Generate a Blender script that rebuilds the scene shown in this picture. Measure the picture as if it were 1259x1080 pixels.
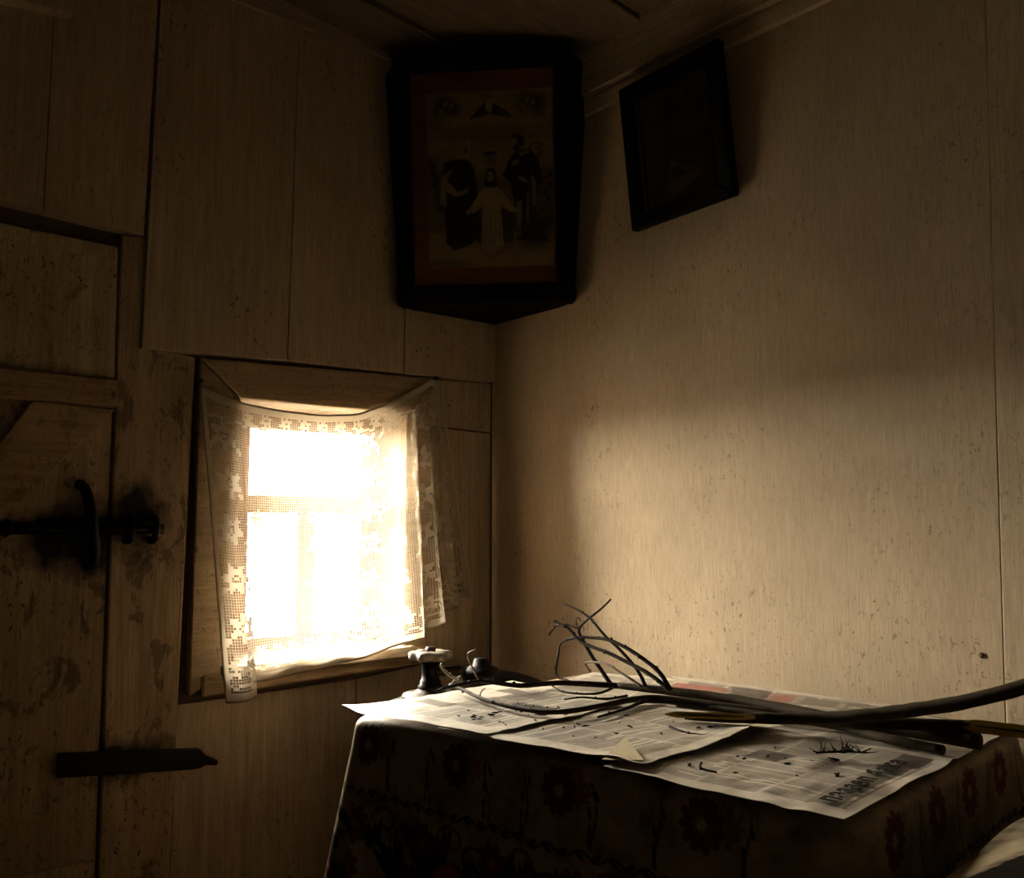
import bpy, bmesh, math, random
import numpy as np
from mathutils import Vector, Matrix

for o in list(bpy.data.objects): bpy.data.objects.remove(o)
scene = bpy.context.scene
COL = scene.collection
random.seed(7); RNG = np.random.default_rng(7)

# ------------------------------------------------------------------ camera
cam_d = bpy.data.cameras.new('camera'); cam = bpy.data.objects.new('camera', cam_d); COL.objects.link(cam)
cam_d.sensor_width = 36.0; cam_d.lens = 1150/1259*36.0; cam_d.clip_start = 0.02
cam.location = (2.028, -1.629, 1.06)
cam.rotation_euler = (math.radians(90+5.5), 0, math.radians(50))
scene.camera = cam

# ------------------------------------------------------------------ daylight
SKY = 170.0
world = bpy.data.worlds.new('overcast_sky'); scene.world = world; world.use_nodes = True
wn = world.node_tree.nodes; bgn = wn['Background']
bgn.inputs['Color'].default_value = (1.0, 0.92, 0.78, 1); bgn.inputs['Strength'].default_value = SKY

def portal(name, loc, rot, sx, sy):
    l = bpy.data.lights.new(name, 'AREA'); l.shape = 'RECTANGLE'; l.size = sx; l.size_y = sy
    l.cycles.is_portal = True
    o = bpy.data.objects.new(name, l); COL.objects.link(o); o.location = loc; o.rotation_euler = rot
    return o
portal('window_light_portal', (-0.30, -0.51, 1.05), (0, math.radians(-90), 0), 0.80, 0.72)

vs = scene.view_settings
vs.view_transform = 'Standard'; vs.look = 'None'; vs.exposure = 0.7; vs.gamma = 1.0; vs.use_curve_mapping = False
scene.cycles.max_bounces = 10; scene.cycles.diffuse_bounces = 6; scene.cycles.transparent_max_bounces = 16
scene.cycles.sample_clamp_indirect = 6.0

# ------------------------------------------------------------------ materials
def lin(r, g, b):
    f = lambda c: c/12.92 if c <= .04045 else ((c+.055)/1.055)**2.4
    return (f(r/255), f(g/255), f(b/255))

class NT:
    def __init__(s, name):
        s.m = bpy.data.materials.new(name); s.m.use_nodes = True
        s.t = s.m.node_tree; s.n = s.t.nodes; s.b = s.n['Principled BSDF']; s.out = s.n['Material Output']
    def new(s, typ, **kw):
        n = s.n.new(typ)
        for k, v in kw.items():
            if k.startswith('i_'):
                n.inputs[k[2:].replace('_', ' ')].default_value = v
            else: setattr(n, k, v)
        return n
    def link(s, a, b): s.t.links.new(a, b)
    def math(s, op, a, b=None, clamp=False):
        n = s.n.new('ShaderNodeMath'); n.operation = op; n.use_clamp = clamp
        for i, v in enumerate((a, b)):
            if v is None: continue
            if isinstance(v, (int, float)): n.inputs[i].default_value = v
            else: s.link(v, n.inputs[i])
        return n.outputs[0]
    def pos(s, scale, rnd=True):
        g = s.n.new('ShaderNodeNewGeometry'); src = g.outputs['Position']
        if rnd:
            oi = s.n.new('ShaderNodeObjectInfo')
            mu = s.n.new('ShaderNodeVectorMath'); mu.operation = 'SCALE'; mu.inputs[0].default_value = (3.1, 7.3, 5.7)
            s.link(oi.outputs['Random'], mu.inputs['Scale'])
            ad = s.n.new('ShaderNodeVectorMath'); ad.operation = 'ADD'
            s.link(src, ad.inputs[0]); s.link(mu.outputs[0], ad.inputs[1]); src = ad.outputs[0]
        m = s.n.new('ShaderNodeVectorMath'); m.operation = 'MULTIPLY'; m.inputs[1].default_value = scale
        s.link(src, m.inputs[0]); return m.outputs[0]
    def noise(s, vec, scale, detail=4, rough=.55, dist=0):
        n = s.new('ShaderNodeTexNoise'); n.inputs['Scale'].default_value = scale; n.inputs['Detail'].default_value = detail
        n.inputs['Roughness'].default_value = rough; n.inputs['Distortion'].default_value = dist
        s.link(vec, n.inputs['Vector']); return n.outputs['Fac']
    def ramp(s, fac, stops):
        r = s.n.new('ShaderNodeValToRGB'); e = r.color_ramp.elements
        while len(e) < len(stops): e.new(.5)
        for k, (p, c) in enumerate(stops):
            e[k].position = p; e[k].color = (*c, 1) if isinstance(c, tuple) else (c, c, c, 1)
        s.link(fac, r.inputs[0]); return r.outputs[0]
    def mix(s, fac, a, b, typ='MIX'):
        n = s.n.new('ShaderNodeMix'); n.data_type = 'RGBA'; n.blend_type = typ
        for sock, v in ((n.inputs[0], fac), (n.inputs[6], a), (n.inputs[7], b)):
            if isinstance(v, tuple): sock.default_value = (*v, 1)
            elif isinstance(v, (int, float)): sock.default_value = v
            else: s.link(v, sock)
        return n.outputs[2]
    def bump(s, h, strength=.3, dist=.01):
        b = s.n.new('ShaderNodeBump'); b.inputs['Strength'].default_value = strength; b.inputs['Distance'].default_value = dist
        s.link(h, b.inputs['Height']); s.link(b.outputs[0], s.b.inputs['Normal'])
    def fin(s, color, rough=.7, spec=.25):
        if isinstance(color, tuple): s.b.inputs['Base Color'].default_value = (*color, 1)
        else: s.link(color, s.b.inputs['Base Color'])
        if isinstance(rough, (int, float)): s.b.inputs['Roughness'].default_value = rough
        else: s.link(rough, s.b.inputs['Roughness'])
        s.b.inputs['Specular IOR Level'].default_value = spec
        return s.m

def painted_wood(name, base, dark, streak=(34, 34, 2.2), speck=.5, bump=.35, rnd=True, stains=(), chips=.0, rough=.74, blotch=.55, spec=.12, con=.38):
    """old brushed paint on boards: brush streaks along the grain, blotches, flecks, cracks; stains = (y-or-x.., centre, radius)"""
    s = NT(name)
    st = s.noise(s.pos(streak, rnd), 1.0, 5, .62, .3)
    fine = s.noise(s.pos((streak[0]*5, streak[1]*5, streak[2]*4) if streak[2] < streak[0] else (streak[0]*4, streak[1]*4, streak[2]*5), rnd), 1.0, 3, .6)
    bl = s.noise(s.pos((2.6, 2.6, 1.9), rnd), 1.0, 5, .6, .4)
    lo = tuple(c*(1-con) for c in base); hi = tuple(min(1, c*(1+con*.4)) for c in base)
    c = s.mix(s.ramp(st, [(.28, 0.), (.72, 1.)]), lo, hi)
    c = s.mix(s.math('MULTIPLY', s.ramp(bl, [(.36, 1.), (.62, 0.)]), blotch), c, tuple(a*.55+b*.2 for a, b in zip(base, dark)))
    c = s.mix(s.math('MULTIPLY', s.ramp(fine, [(.42, 1.), (.6, 0.)]), .22), c, dark)
    # flecks and short cracks
    sp = s.noise(s.pos((1, 1, .6), rnd), 105, 3, .6, .8)
    cl = s.noise(s.pos((1, 1, 1), rnd), 3.2, 3, .6)
    spm = s.math('MULTIPLY', s.ramp(sp, [(.615, 0.), (.655, 1.)]), s.ramp(cl, [(.44, 0.), (.62, 1.)]))
    cr = s.noise(s.pos((1, 1, .8), rnd), 14, 6, .55, 1.8)
    crm = s.math('MULTIPLY', s.ramp(s.math('ABSOLUTE', s.math('SUBTRACT', cr, .5)), [(0., 1.), (.006, 0.)]), s.ramp(sp, [(.50, 0.), (.56, 1.)]))
    k = s.math('MULTIPLY', s.math('MAXIMUM', spm, s.math('MULTIPLY', crm, .8)), speck)
    c = s.mix(k, c, dark)
    if chips > 0:
        ch = s.noise(s.pos((1.3, 1.3, .7), rnd), 15, 6, .66, .5)
        c = s.mix(s.math('MULTIPLY', s.ramp(ch, [(.56, 0.), (.60, 1.)]), chips), c, tuple(a*.6 for a in dark))
    if stains:
        g = s.n.new('ShaderNodeNewGeometry')
        wob = s.noise(s.pos((1, 1, 1), False), 13, 5, .65)
        for (cen, rad, amt, colr) in stains:
            d = s.n.new('ShaderNodeVectorMath'); d.operation = 'SUBTRACT'; s.link(g.outputs['Position'], d.inputs[0]); d.inputs[1].default_value = cen
            e = s.n.new('ShaderNodeVectorMath'); e.operation = 'DIVIDE'; s.link(d.outputs[0], e.inputs[0]); e.inputs[1].default_value = rad
            ln = s.n.new('ShaderNodeVectorMath'); ln.operation = 'LENGTH'; s.link(e.outputs[0], ln.inputs[0])
            v = s.math('ADD', ln.outputs['Value'], s.math('MULTIPLY', s.math('SUBTRACT', wob, .5), 1.5))
            c = s.mix(s.math('MULTIPLY', s.ramp(v, [(.45, 1.), (1.0, 0.)]), amt), c, colr)
    s.bump(s.math('ADD', s.math('MULTIPLY', st, .6), s.math('SUBTRACT', s.math('MULTIPLY', fine, .35), s.math('MULTIPLY', k, .8))), bump, .004)
    return s.fin(c, rough, spec)

def plain(name, col, rough=.6, spec=.3, nscale=30, namt=.35, metal=0, bump=.2):
    s = NT(name)
    n = s.noise(s.pos((1, 1, 1), True), nscale, 4, .6)
    c = s.mix(s.math('MULTIPLY', s.ramp(n, [(.35, 1.), (.65, 0.)]), namt), col, tuple(a*.35 for a in col))
    s.b.inputs['Metallic'].default_value = metal
    if bump: s.bump(n, bump, .003)
    return s.fin(c, rough, spec)

def vcol(name, rough=.7, spec=.2, bump=.0, bscale=60, grime=.3, gcol=(.03, .02, .012)):
    s = NT(name)
    a = s.n.new('ShaderNodeVertexColor'); a.layer_name = 'Col'
    n = s.noise(s.pos((1, 1, 1), True), 14, 6, .65, .4)
    c = s.mix(s.math('MULTIPLY', s.ramp(n, [(.46, 0.), (.68, 1.)]), grime), a.outputs['Color'], gcol)
    if bump:
        n2 = s.noise(s.pos((1, 1, 1), True), bscale, 3, .6); s.bump(n2, bump, .003)
    return s.fin(c, rough, spec)

def glass(name, refl=.06):
    s = NT(name); s.n.remove(s.b)
    t = s.n.new('ShaderNodeBsdfTransparent'); t.inputs[0].default_value = (.99, .99, .98, 1)
    g = s.n.new('ShaderNodeBsdfGlossy'); g.inputs['Roughness'].default_value = .06
    f = s.n.new('ShaderNodeFresnel'); f.inputs['IOR'].default_value = 1.4
    m = s.n.new('ShaderNodeMixShader'); s.link(f.outputs[0], m.inputs[0]); s.link(t.outputs[0], m.inputs[1]); s.link(g.outputs[0], m.inputs[2])
    s.link(m.outputs[0], s.out.inputs[0]); return s.m

WALLC = (.42, .335, .225); DARK = (.05, .034, .02)
GR = (.016, .011, .008)
M = {}
M['wall_right'] = painted_wood('painted_wall_right', (.45, .345, .225), (.08, .05, .026), streak=(95, 95, 5), speck=.6, bump=.16, rnd=False, blotch=.48, con=.13)
M['wall_left'] = painted_wood('painted_wall_left', (.45, .345, .225), (.08, .05, .026), streak=(70, 70, 3), speck=.85, bump=.25, blotch=.45, con=.22)
M['wall_low'] = painted_wood('painted_wall_low', (.45, .345, .225), (.08, .05, .026), speck=.9, bump=.45, blotch=.6)
M['post'] = painted_wood('painted_door_post', (.42, .305, .18), (.06, .04, .022), speck=1., bump=.6, chips=.55, blotch=.5,
    stains=[((0, -.965, 1.075), (.3, .075, .10), 1., GR), ((0, -.99, .59), (.3, .16, .055), 1., GR)])
M['door_panel'] = painted_wood('painted_door_panel', (.50, .385, .235), (.05, .035, .02), speck=1., bump=.5, chips=.35, blotch=.4)
M['door_low'] = painted_wood('grimy_door_boards', (.42, .31, .18), (.05, .033, .02), speck=1., bump=.7, chips=.6, blotch=.6,
    stains=[((0, -1.06, 1.04), (.3, .17, .09), 1., GR)])
M['door_rail'] = painted_wood('worn_door_rail', (.40, .275, .145), (.05, .032, .016), streak=(30, 4, 60), speck=1., bump=.7, chips=.3)
M['casing'] = painted_wood('painted_casing', (.36, .25, .138), (.05, .035, .02), streak=(34, 4, 40), speck=.8, bump=.5)
M['sash'] = painted_wood('sash_paint', (.46, .37, .26), (.2, .14, .09), speck=.4, bump=.2)
M['sash_bar'] = painted_wood('brown_sash_paint', (.24, .155, .10), (.1, .06, .04), speck=.4, bump=.2)
M['sill'] = painted_wood('worn_sill_paint', (.46, .37, .26), (.2, .14, .09), streak=(30, 4, 30), speck=.6, bump=.3)
M['cornice'] = painted_wood('painted_cornice', (.45, .345, .225), (.08, .05, .026), streak=(4, 4, 40), speck=.8, bump=.6)
M['ceiling'] = painted_wood('sooty_ceiling_wood', (.17, .12, .072), (.02, .014, .009), streak=(30, 2, 30), speck=.6, bump=.5)
M['gap'] = plain('bare_log_wood', (.12, .080, .046), .9, .1)
M['floor'] = painted_wood('floor_wood', (.10, .066, .036), (.02, .013, .008), streak=(2, 30, 30), speck=.5, bump=.4)
M['iron'] = plain('black_iron', (.004, .003, .0025), .42, .12, 60, .5, 0, .5)
M['rust'] = plain('rusty_iron', (.045, .028, .016), .5, .5, 50, .6, .4, .5)
M['zinc'] = plain('pale_cast_metal', (.27, .24, .20), .45, .5, 50, .5, .3, .4)
M['black_wood'] = plain('black_frame_wood', (.0035, .0025, .002), .8, .06, 40, .4, 0, .25)
M['mat'] = painted_wood('orange_wood_mat', (.50, .20, .06), (.09, .03, .01), streak=(3, 3, 26), speck=.3, bump=.1, blotch=.4)
M['print'] = vcol('old_print', .35, .4, .0, grime=.25)
M['dark_icon'] = vcol('dark_icon_print', .4, .3, grime=.4)
M['cloth'] = vcol('oilcloth', .55, .16, .3, 40, grime=.75, gcol=(.022, .013, .006))
M['paper'] = vcol('newsprint', .42, .5, .15, 90, grime=.45, gcol=(.09, .07, .05))
M['ink'] = plain('printing_ink', (.02, .017, .014), .7, .1, 60, .2, 0, 0)
M['bark'] = plain('branch_bark', (.042, .026, .010), .75, .12, 60, .6, 0, .6)
M['twig'] = plain('twig_bark', (.022, .013, .007), .8, .08, 80, .5, 0, .5)
M['pale_twig'] = plain('pale_twig_bark', (.30, .24, .16), .7, .2, 90, .5, 0, .5)
M['cutwood'] = plain('fresh_cut_wood', (.50, .33, .07), .5, .3, 120, .3, 0, .2)
M['tablewood'] = plain('table_wood', (.12, .075, .04), .6, .3)
M['pane'] = glass('window_glass')
M['icon_glass'] = glass('icon_glass')
M['blanket'] = vcol('blanket_cloth', .95, .02, .4, 120, grime=.3)
M['chest'] = plain('chest_wood', (.07, .045, .026), .6, .3)
M['earth'] = plain('pale_ground', (.42, .40, .36), .9, .1, 3, .3, 0, 0)

def lace_mat():
    s = NT('cream_lace_thread'); s.n.remove(s.b)
    d = s.n.new('ShaderNodeBsdfDiffuse'); d.inputs[0].default_value = (.52, .45, .35, 1)
    t = s.n.new('ShaderNodeBsdfTranslucent'); t.inputs[0].default_value = (.34, .28, .20, 1)
    m = s.n.new('ShaderNodeMixShader'); m.inputs[0].default_value = .42
    s.link(d.outputs[0], m.inputs[1]); s.link(t.outputs[0], m.inputs[2]); s.link(m.outputs[0], s.out.inputs[0]); return s.m
M['lace'] = lace_mat()

# ------------------------------------------------------------------ helpers
def tag(o, label=None, cat=None, group=None, kind=None):
    for k, v in (('label', label), ('category', cat), ('group', group), ('kind', kind)):
        if v: o[k] = v
    return o
def empty(name, loc=(0, 0, 0), rz=0):
    o = bpy.data.objects.new(name, None); COL.objects.link(o); o.location = loc; o.rotation_euler = (0, 0, rz)
    o.empty_display_size = .05; return o
def link(name, me, mat, parent=None):
    o = bpy.data.objects.new(name, me); COL.objects.link(o)
    if mat is not None and len(me.materials) == 0: me.materials.append(mat)
    if parent is not None:
        o.parent = parent; o.matrix_parent_inverse = parent_inv(parent)
    return o
def parent_inv(p):
    m = p.matrix_basis.copy(); q = p
    while q.parent is not None:
        m = q.parent.matrix_basis @ q.matrix_parent_inverse @ m; q = q.parent
    return m.inverted()
def from_bm(name, bm, mat, parent=None, smooth=False):
    bmesh.ops.recalc_face_normals(bm, faces=bm.faces)
    me = bpy.data.meshes.new(name); bm.to_mesh(me); bm.free()
    if smooth: me.polygons.foreach_set('use_smooth', [True]*len(me.polygons))
    return link(name, me, mat, parent)
def prism(bm, pts, ext):
    """closed outline of 3-D points extruded by vector ext"""
    ext = Vector(ext)
    a = [bm.verts.new(p) for p in pts]; b = [bm.verts.new(Vector(p)+ext) for p in pts]
    n = len(pts); fs = [bm.faces.new(a), bm.faces.new(b[::-1])]
    for i in range(n): fs.append(bm.faces.new((a[i], a[(i+1) % n], b[(i+1) % n], b[i])))
    return fs
def bevelled(bm, w, seg=1):
    bmesh.ops.recalc_face_normals(bm, faces=bm.faces)
    bmesh.ops.bevel(bm, geom=list(bm.edges), offset=w, segments=seg, affect='EDGES', profile=.5)
def wall_x(name, yz, x0, x1, mat, parent=None, bev=.002):        # board on the left wall: outline in (y, z), depth x0..x1
    bm = bmesh.new(); prism(bm, [(x0, y, z) for y, z in yz], (x1-x0, 0, 0))
    if bev: bevelled(bm, bev)
    return from_bm(name, bm, mat, parent)
def wall_y(name, xz, y0, y1, mat, parent=None, bev=.002):        # board on the right wall
    bm = bmesh.new(); prism(bm, [(x, y0, z) for x, z in xz], (0, y1-y0, 0))
    if bev: bevelled(bm, bev)
    return from_bm(name, bm, mat, parent)
def rect(a0, a1, b0, b1): return [(a0, b0), (a1, b0), (a1, b1), (a0, b1)]
def box_bm(bm, x0, x1, y0, y1, z0, z1):
    prism(bm, [(x0, y0, z0), (x1, y0, z0), (x1, y1, z0), (x0, y1, z0)], (0, 0, z1-z0))
def box(name, x0, x1, y0, y1, z0, z1, mat, parent=None, bev=.002):
    bm = bmesh.new(); box_bm(bm, x0, x1, y0, y1, z0, z1)
    if bev: bevelled(bm, bev)
    return from_bm(name, bm, mat, parent)
def catmull(P, R, sub):
    P = [Vector(p) for p in P]; out = []; rr = []
    n = len(P)
    for i in range(n-1):
        p0, p1, p2, p3 = P[max(i-1, 0)], P[i], P[i+1], P[min(i+2, n-1)]
        for k in range(sub):
            t = k/sub
            out.append(.5*((2*p1)+(p2-p0)*t+(2*p0-5*p1+4*p2-p3)*t*t+(3*p1-p0-3*p2+p3)*t**3)); rr.append(R[i]*(1-t)+R[i+1]*t)
    out.append(P[-1]); rr.append(R[-1]); return out, rr
def tube(bm, P, R, sub=5, ring=8, wob=0, cap=True):
    if isinstance(R, (int, float)): R = [R]*len(P)
    Q, rr = catmull(P, R, sub) if sub > 1 else ([Vector(p) for p in P], list(R))
    prev = None; nrm = None
    for i, p in enumerate(Q):
        t = (Q[min(i+1, len(Q)-1)]-Q[max(i-1, 0)]).normalized()
        if nrm is None:
            nrm = t.cross(Vector((0, 0, 1)) if abs(t.z) < .9 else Vector((1, 0, 0))).normalized()
        else: nrm = (nrm-t*nrm.dot(t)).normalized()
        b = t.cross(nrm); vs_ = []
        for k in range(ring):
            a = 2*math.pi*k/ring; r = rr[i]*(1+wob*(random.random()-.5))
            vs_.append(bm.verts.new(p+nrm*(math.cos(a)*r)+b*(math.sin(a)*r)))
        if prev:
            for k in range(ring): bm.faces.new((prev[k], prev[(k+1) % ring], vs_[(k+1) % ring], vs_[k]))
        elif cap: bm.faces.new(vs_[::-1])
        prev = vs_
    if cap: bm.faces.new(prev)
    return Q, rr
def lathe(bm, prof, c, seg=24, mod=None):
    prev = None
    for (r, z) in prof:
        ring = []
        for k in range(seg):
            a = 2*math.pi*k/seg; q = r*(mod(a) if mod else 1)
            ring.append(bm.verts.new((c[0]+math.cos(a)*q, c[1]+math.sin(a)*q, c[2]+z)))
        if prev:
            for k in range(seg): bm.faces.new((prev[k], prev[(k+1) % seg], ring[(k+1) % seg], ring[k]))
        else: bm.faces.new(ring[::-1])
        prev = ring
    bm.faces.new(prev)
def blob(bm, p, r, sq=(1, 1, 1)):
    m = Matrix.Translation(p) @ Matrix.Diagonal((*[r*s for s in sq], 1))
    bmesh.ops.create_icosphere(bm, subdivisions=1, radius=1, matrix=m)
def grid_mesh(name, P, C=None, mat=None, parent=None, smooth=True, skip=None):
    """P: (nv, nu, 3) positions, C: (nv, nu, 3) colours"""
    nv, nu = P.shape[:2]
    idx = np.arange(nv*nu).reshape(nv, nu)
    F = np.stack([idx[:-1, :-1], idx[:-1, 1:], idx[1:, 1:], idx[1:, :-1]], -1).reshape(-1, 4)
    if skip is not None: F = F[~skip.reshape(-1)]
    return raw_mesh(name, P.reshape(-1, 3), F, None if C is None else C.reshape(-1, 3), mat, parent, smooth)
def raw_mesh(name, V, F, C, mat, parent=None, smooth=True):
    me = bpy.data.meshes.new(name)
    me.vertices.add(len(V)); me.vertices.foreach_set('co', np.ascontiguousarray(V, dtype=np.float32).ravel())
    me.loops.add(F.size); me.loops.foreach_set('vertex_index', np.ascontiguousarray(F, dtype=np.int32).ravel())
    me.polygons.add(len(F)); me.polygons.foreach_set('loop_start', np.arange(0, F.size, 4, dtype=np.int32))
    me.update(calc_edges=True)
    if smooth: me.polygons.foreach_set('use_smooth', np.ones(len(F), dtype=bool))
    if C is not None:
        at = me.color_attributes.new('Col', 'FLOAT_COLOR', 'POINT')
        at.data.foreach_set('color', np.concatenate([C, np.ones((len(C), 1))], 1).astype(np.float32).ravel())
    return link(name, me, mat, parent)
def smooth_noise(shape, cells, seed):
    r = np.random.default_rng(seed); g = r.random((cells[0]+2, cells[1]+2))
    y = np.linspace(0, cells[0], shape[0]); x = np.linspace(0, cells[1], shape[1])
    yi = y.astype(int).clip(0, cells[0]); xi = x.astype(int).clip(0, cells[1]); fy = (y-yi)[:, None]; fx = (x-xi)[None]
    fy = fy*fy*(3-2*fy); fx = fx*fx*(3-2*fx)
    return (g[yi][:, xi]*(1-fy)+g[yi+1][:, xi]*fy)*(1-fx)+(g[yi][:, xi+1]*(1-fy)+g[yi+1][:, xi+1]*fy)*fx
class Canvas:
    """flat print painted into vertex colours; X to the right, Y downwards"""
    def __init__(s, X, Y, base): s.X, s.Y = X, Y; s.C = np.ones(X.shape+(3,))*np.array(base)
    def put(s, m, col, a=1.0):
        m = (np.clip(m, 0, 1)*a)[..., None]; s.C = s.C*(1-m)+np.array(col)*m
    def ell(s, cx, cy, rx, ry, col, rot=0, soft=.12, a=1.0):
        c, n = math.cos(rot), math.sin(rot); dx, dy = s.X-cx, s.Y-cy
        d = np.sqrt(((dx*c+dy*n)/rx)**2+((-dx*n+dy*c)/ry)**2); s.put((1-d)/soft+.5, col, a)
    def poly(s, pts, col, a=1.0):
        inside = np.zeros(s.X.shape, bool); n = len(pts)
        for i in range(n):
            x0, y0 = pts[i]; x1, y1 = pts[(i+1) % n]
            if y0 == y1: continue
            cond = (s.Y >= min(y0, y1)) & (s.Y < max(y0, y1))
            inside ^= cond & (s.X < x0+(s.Y-y0)*(x1-x0)/(y1-y0))
        s.put(inside.astype(float), col, a)
    def line(s, pts, w, col, a=1.0):
        best = np.full(s.X.shape, 9.)
        for (x0, y0), (x1, y1) in zip(pts[:-1], pts[1:]):
            L2 = (x1-x0)**2+(y1-y0)**2+1e-12
            t = np.clip(((s.X-x0)*(x1-x0)+(s.Y-y0)*(y1-y0))/L2, 0, 1)
            best = np.minimum(best, np.hypot(s.X-x0-t*(x1-x0), s.Y-y0-t*(y1-y0)))
        s.put((w-best)/(w*.5)+.5, col, a)
    def local(s, x0, x1, y0, y1):
        """a view limited to a window (one row/column lattice) for quick small strokes"""
        i = np.where((s.Y[:, 0] >= y0) & (s.Y[:, 0] <= y1))[0]; j = np.where((s.X[0] >= x0) & (s.X[0] <= x1))[0]
        if len(i) == 0 or len(j) == 0: return None
        sl = (slice(i[0], i[-1]+1), slice(j[0], j[-1]+1))
        c = Canvas.__new__(Canvas); c.X, c.Y, c.C = s.X[sl], s.Y[sl], s.C[sl]; c.back = (s, sl); return c
    def done(s): s.back[0].C[s.back[1]] = s.C

# ------------------------------------------------------------------ setting
ZC0, ZCS = 2.262, 0.10                                             # the ceiling sags towards the right-hand wall
zc = lambda y: ZC0-ZCS*y
RX, RY = 3.3, -3.2

# left wall: log backing with window opening and door opening; panels nailed on
WY0, WY1, WZ0, WZ1 = -.741, -.289, .745, 1.357
bm = bmesh.new()
for y0, y1, z0, z1 in ((WY1, .25, -.12, 2.75), (-1.0, WY0, -.12, 2.75), (WY0, WY1, -.12, WZ0), (WY0, WY1, WZ1, 2.75), (RY-.2, -1.0, -.12, 2.75)):
    box_bm(bm, -.24, -.022, y0, y1, z0, z1)
wall_l = tag(from_bm('wall_left', bm, M['gap']), 'old painted plank wall holding the window and the door', kind='structure')
XU = .016
def panel(yz, x1=0., mat='wall_left', x0=-.022): return wall_x('panel', yz, x0, x1, M[mat], wall_l, .0012)
panel([(-.970, 1.444), (-.6342, 1.456), (-.6214, zc(-.62)+.03), (-.955, zc(-.95)+.03)], XU)
panel([(-.6318, 1.456), (-.3050, 1.461), (-.3000, zc(-.3)+.03), (-.6188, zc(-.62)+.03)], XU-.002)
panel([(-.3035, 1.461), (-.0005, 1.470), (-.0005, zc(0)+.03), (-.2985, zc(-.3)+.03)], XU-.001)
panel([(-1.1728, 1.700), (-.974, 1.690), (-.959, zc(-.95)+.03), (-1.1708, zc(-1.17)+.03)], XU-.003)
panel([(-1.52, 1.712), (-1.1745, 1.700), (-1.1725, zc(-1.17)+.03), (-1.52, zc(-1.5)+.03)], XU-.002)
panel([(-1.86, 1.712), (-1.523, 1.712), (-1.523, zc(-1.5)+.03), (-1.86, zc(-1.8)+.03)], XU)
panel([(-1.86, 2.04), (-1.141, 2.116), (-1.146, zc(-1.15)+.03), (-1.86, zc(-1.86)+.03)], XU+.03, x0=XU-.004)
for k in range(5):
    y1 = -1.865-k*.27; panel(rect(max(y1-.267, RY), y1, 0, zc(y1)+.03), XU-.003*(k % 2))
panel([(-.2165, 1.335), (-.003, 1.328), (-.003, 1.466), (-.2, 1.458)], -.003, 'wall_low')
panel([(-.2165, .02), (-.007, .02), (-.006, 1.324), (-.2165, 1.331)], 0., 'wall_low')
panel([(-.866, .02), (-.421, .02), (-.421, .694), (-.861, .684)], -.004, 'wall_low')
panel([(-.4185, .02), (-.2195, .02), (-.2195, .712), (-.4185, .694)], -.006, 'wall_low')

# door post beside the window
tag(wall_x('trim_1', [(-1.009, 0), (-.873, 0), (-.862, .70), (-.849, 1.44), (-.93, 1.45), (-.93, 1.692), (-1.017, 1.685)], -.022, .004, M['post'], None, .003),
    'chipped grimy door post between plank door and window', kind='structure')
# ceiling
ceil = empty('ceiling'); tag(ceil, 'dark sooty plank ceiling', kind='structure')
xs = [-.05, .172, .382, .60, .83, 1.05, 1.28, 1.50, 1.73, 1.95, 2.2, 2.42, 2.65, 2.9, 3.1, RX+.1]
for k in range(len(xs)-1):
    d = (0, .012, .002, .008)[k % 4]
    bm = bmesh.new()
    prism(bm, [(xs[k]+.003, .06, zc(.06)+d), (xs[k+1]-.003, .06, zc(.06)+d), (xs[k+1]-.003, RY-.1, zc(RY-.1)+d), (xs[k]+.003, RY-.1, zc(RY-.1)+d)], (0, 0, .03))
    bevelled(bm, .003); from_bm('plank', bm, M['ceiling'], ceil)
bm = bmesh.new(); prism(bm, [(-.2, .2, zc(.2)+.05), (RX+.2, .2, zc(.2)+.05), (RX+.2, RY-.2, zc(RY-.2)+.05), (-.2, RY-.2, zc(RY-.2)+.05)], (0, 0, .05))
from_bm('boarding', bm, M['gap'], ceil)
# floor
flo = empty('floor'); tag(flo, 'dark plank floor', kind='structure')
box('subfloor', -.1, RX+.1, RY-.1, .1, -.10, -.041, M['gap'], flo, 0)
n = 16
for k in range(n):
    y0 = RY-.02+k*(-RY+.05)/n; y1 = y0+(-RY+.05)/n-.004
    box('plank', -.02, RX+.02, y0, y1, -.04, 0, M['floor'], flo, .002)
# right wall
bm = bmesh.new(); box_bm(bm, -.2, RX+.2, .022, .24, -.12, 2.75)
wall_r = tag(from_bm('wall_right', bm, M['gap']), 'pale painted board wall behind the table', kind='structure')
wall_y('panel', [(-.002, 0), (1.336, 0), (1.346, .808), (1.357, 1.377), (1.378, 2.3), (-.002, 2.3)], 0, .022, M['wall_right'], wall_r, .0015)
wall_y('panel', [(1.337, 0), (2.40, 0), (2.40, 2.3), (1.379, 2.3), (1.358, 1.377), (1.347, .808)], -.001, .022, M['wall_right'], wall_r, .0015)
wall_y('panel', rect(2.403, RX, 0, 2.3), 0, .022, M['wall_right'], wall_r, .0015)
for (nx, nz) in ((1.312, .849),):
    bm = bmesh.new(); blob(bm, Vector((nx, -.001, nz)), .0055, (1, .5, 1)); from_bm('nail_head', bm, M['rust'], wall_r)
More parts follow.
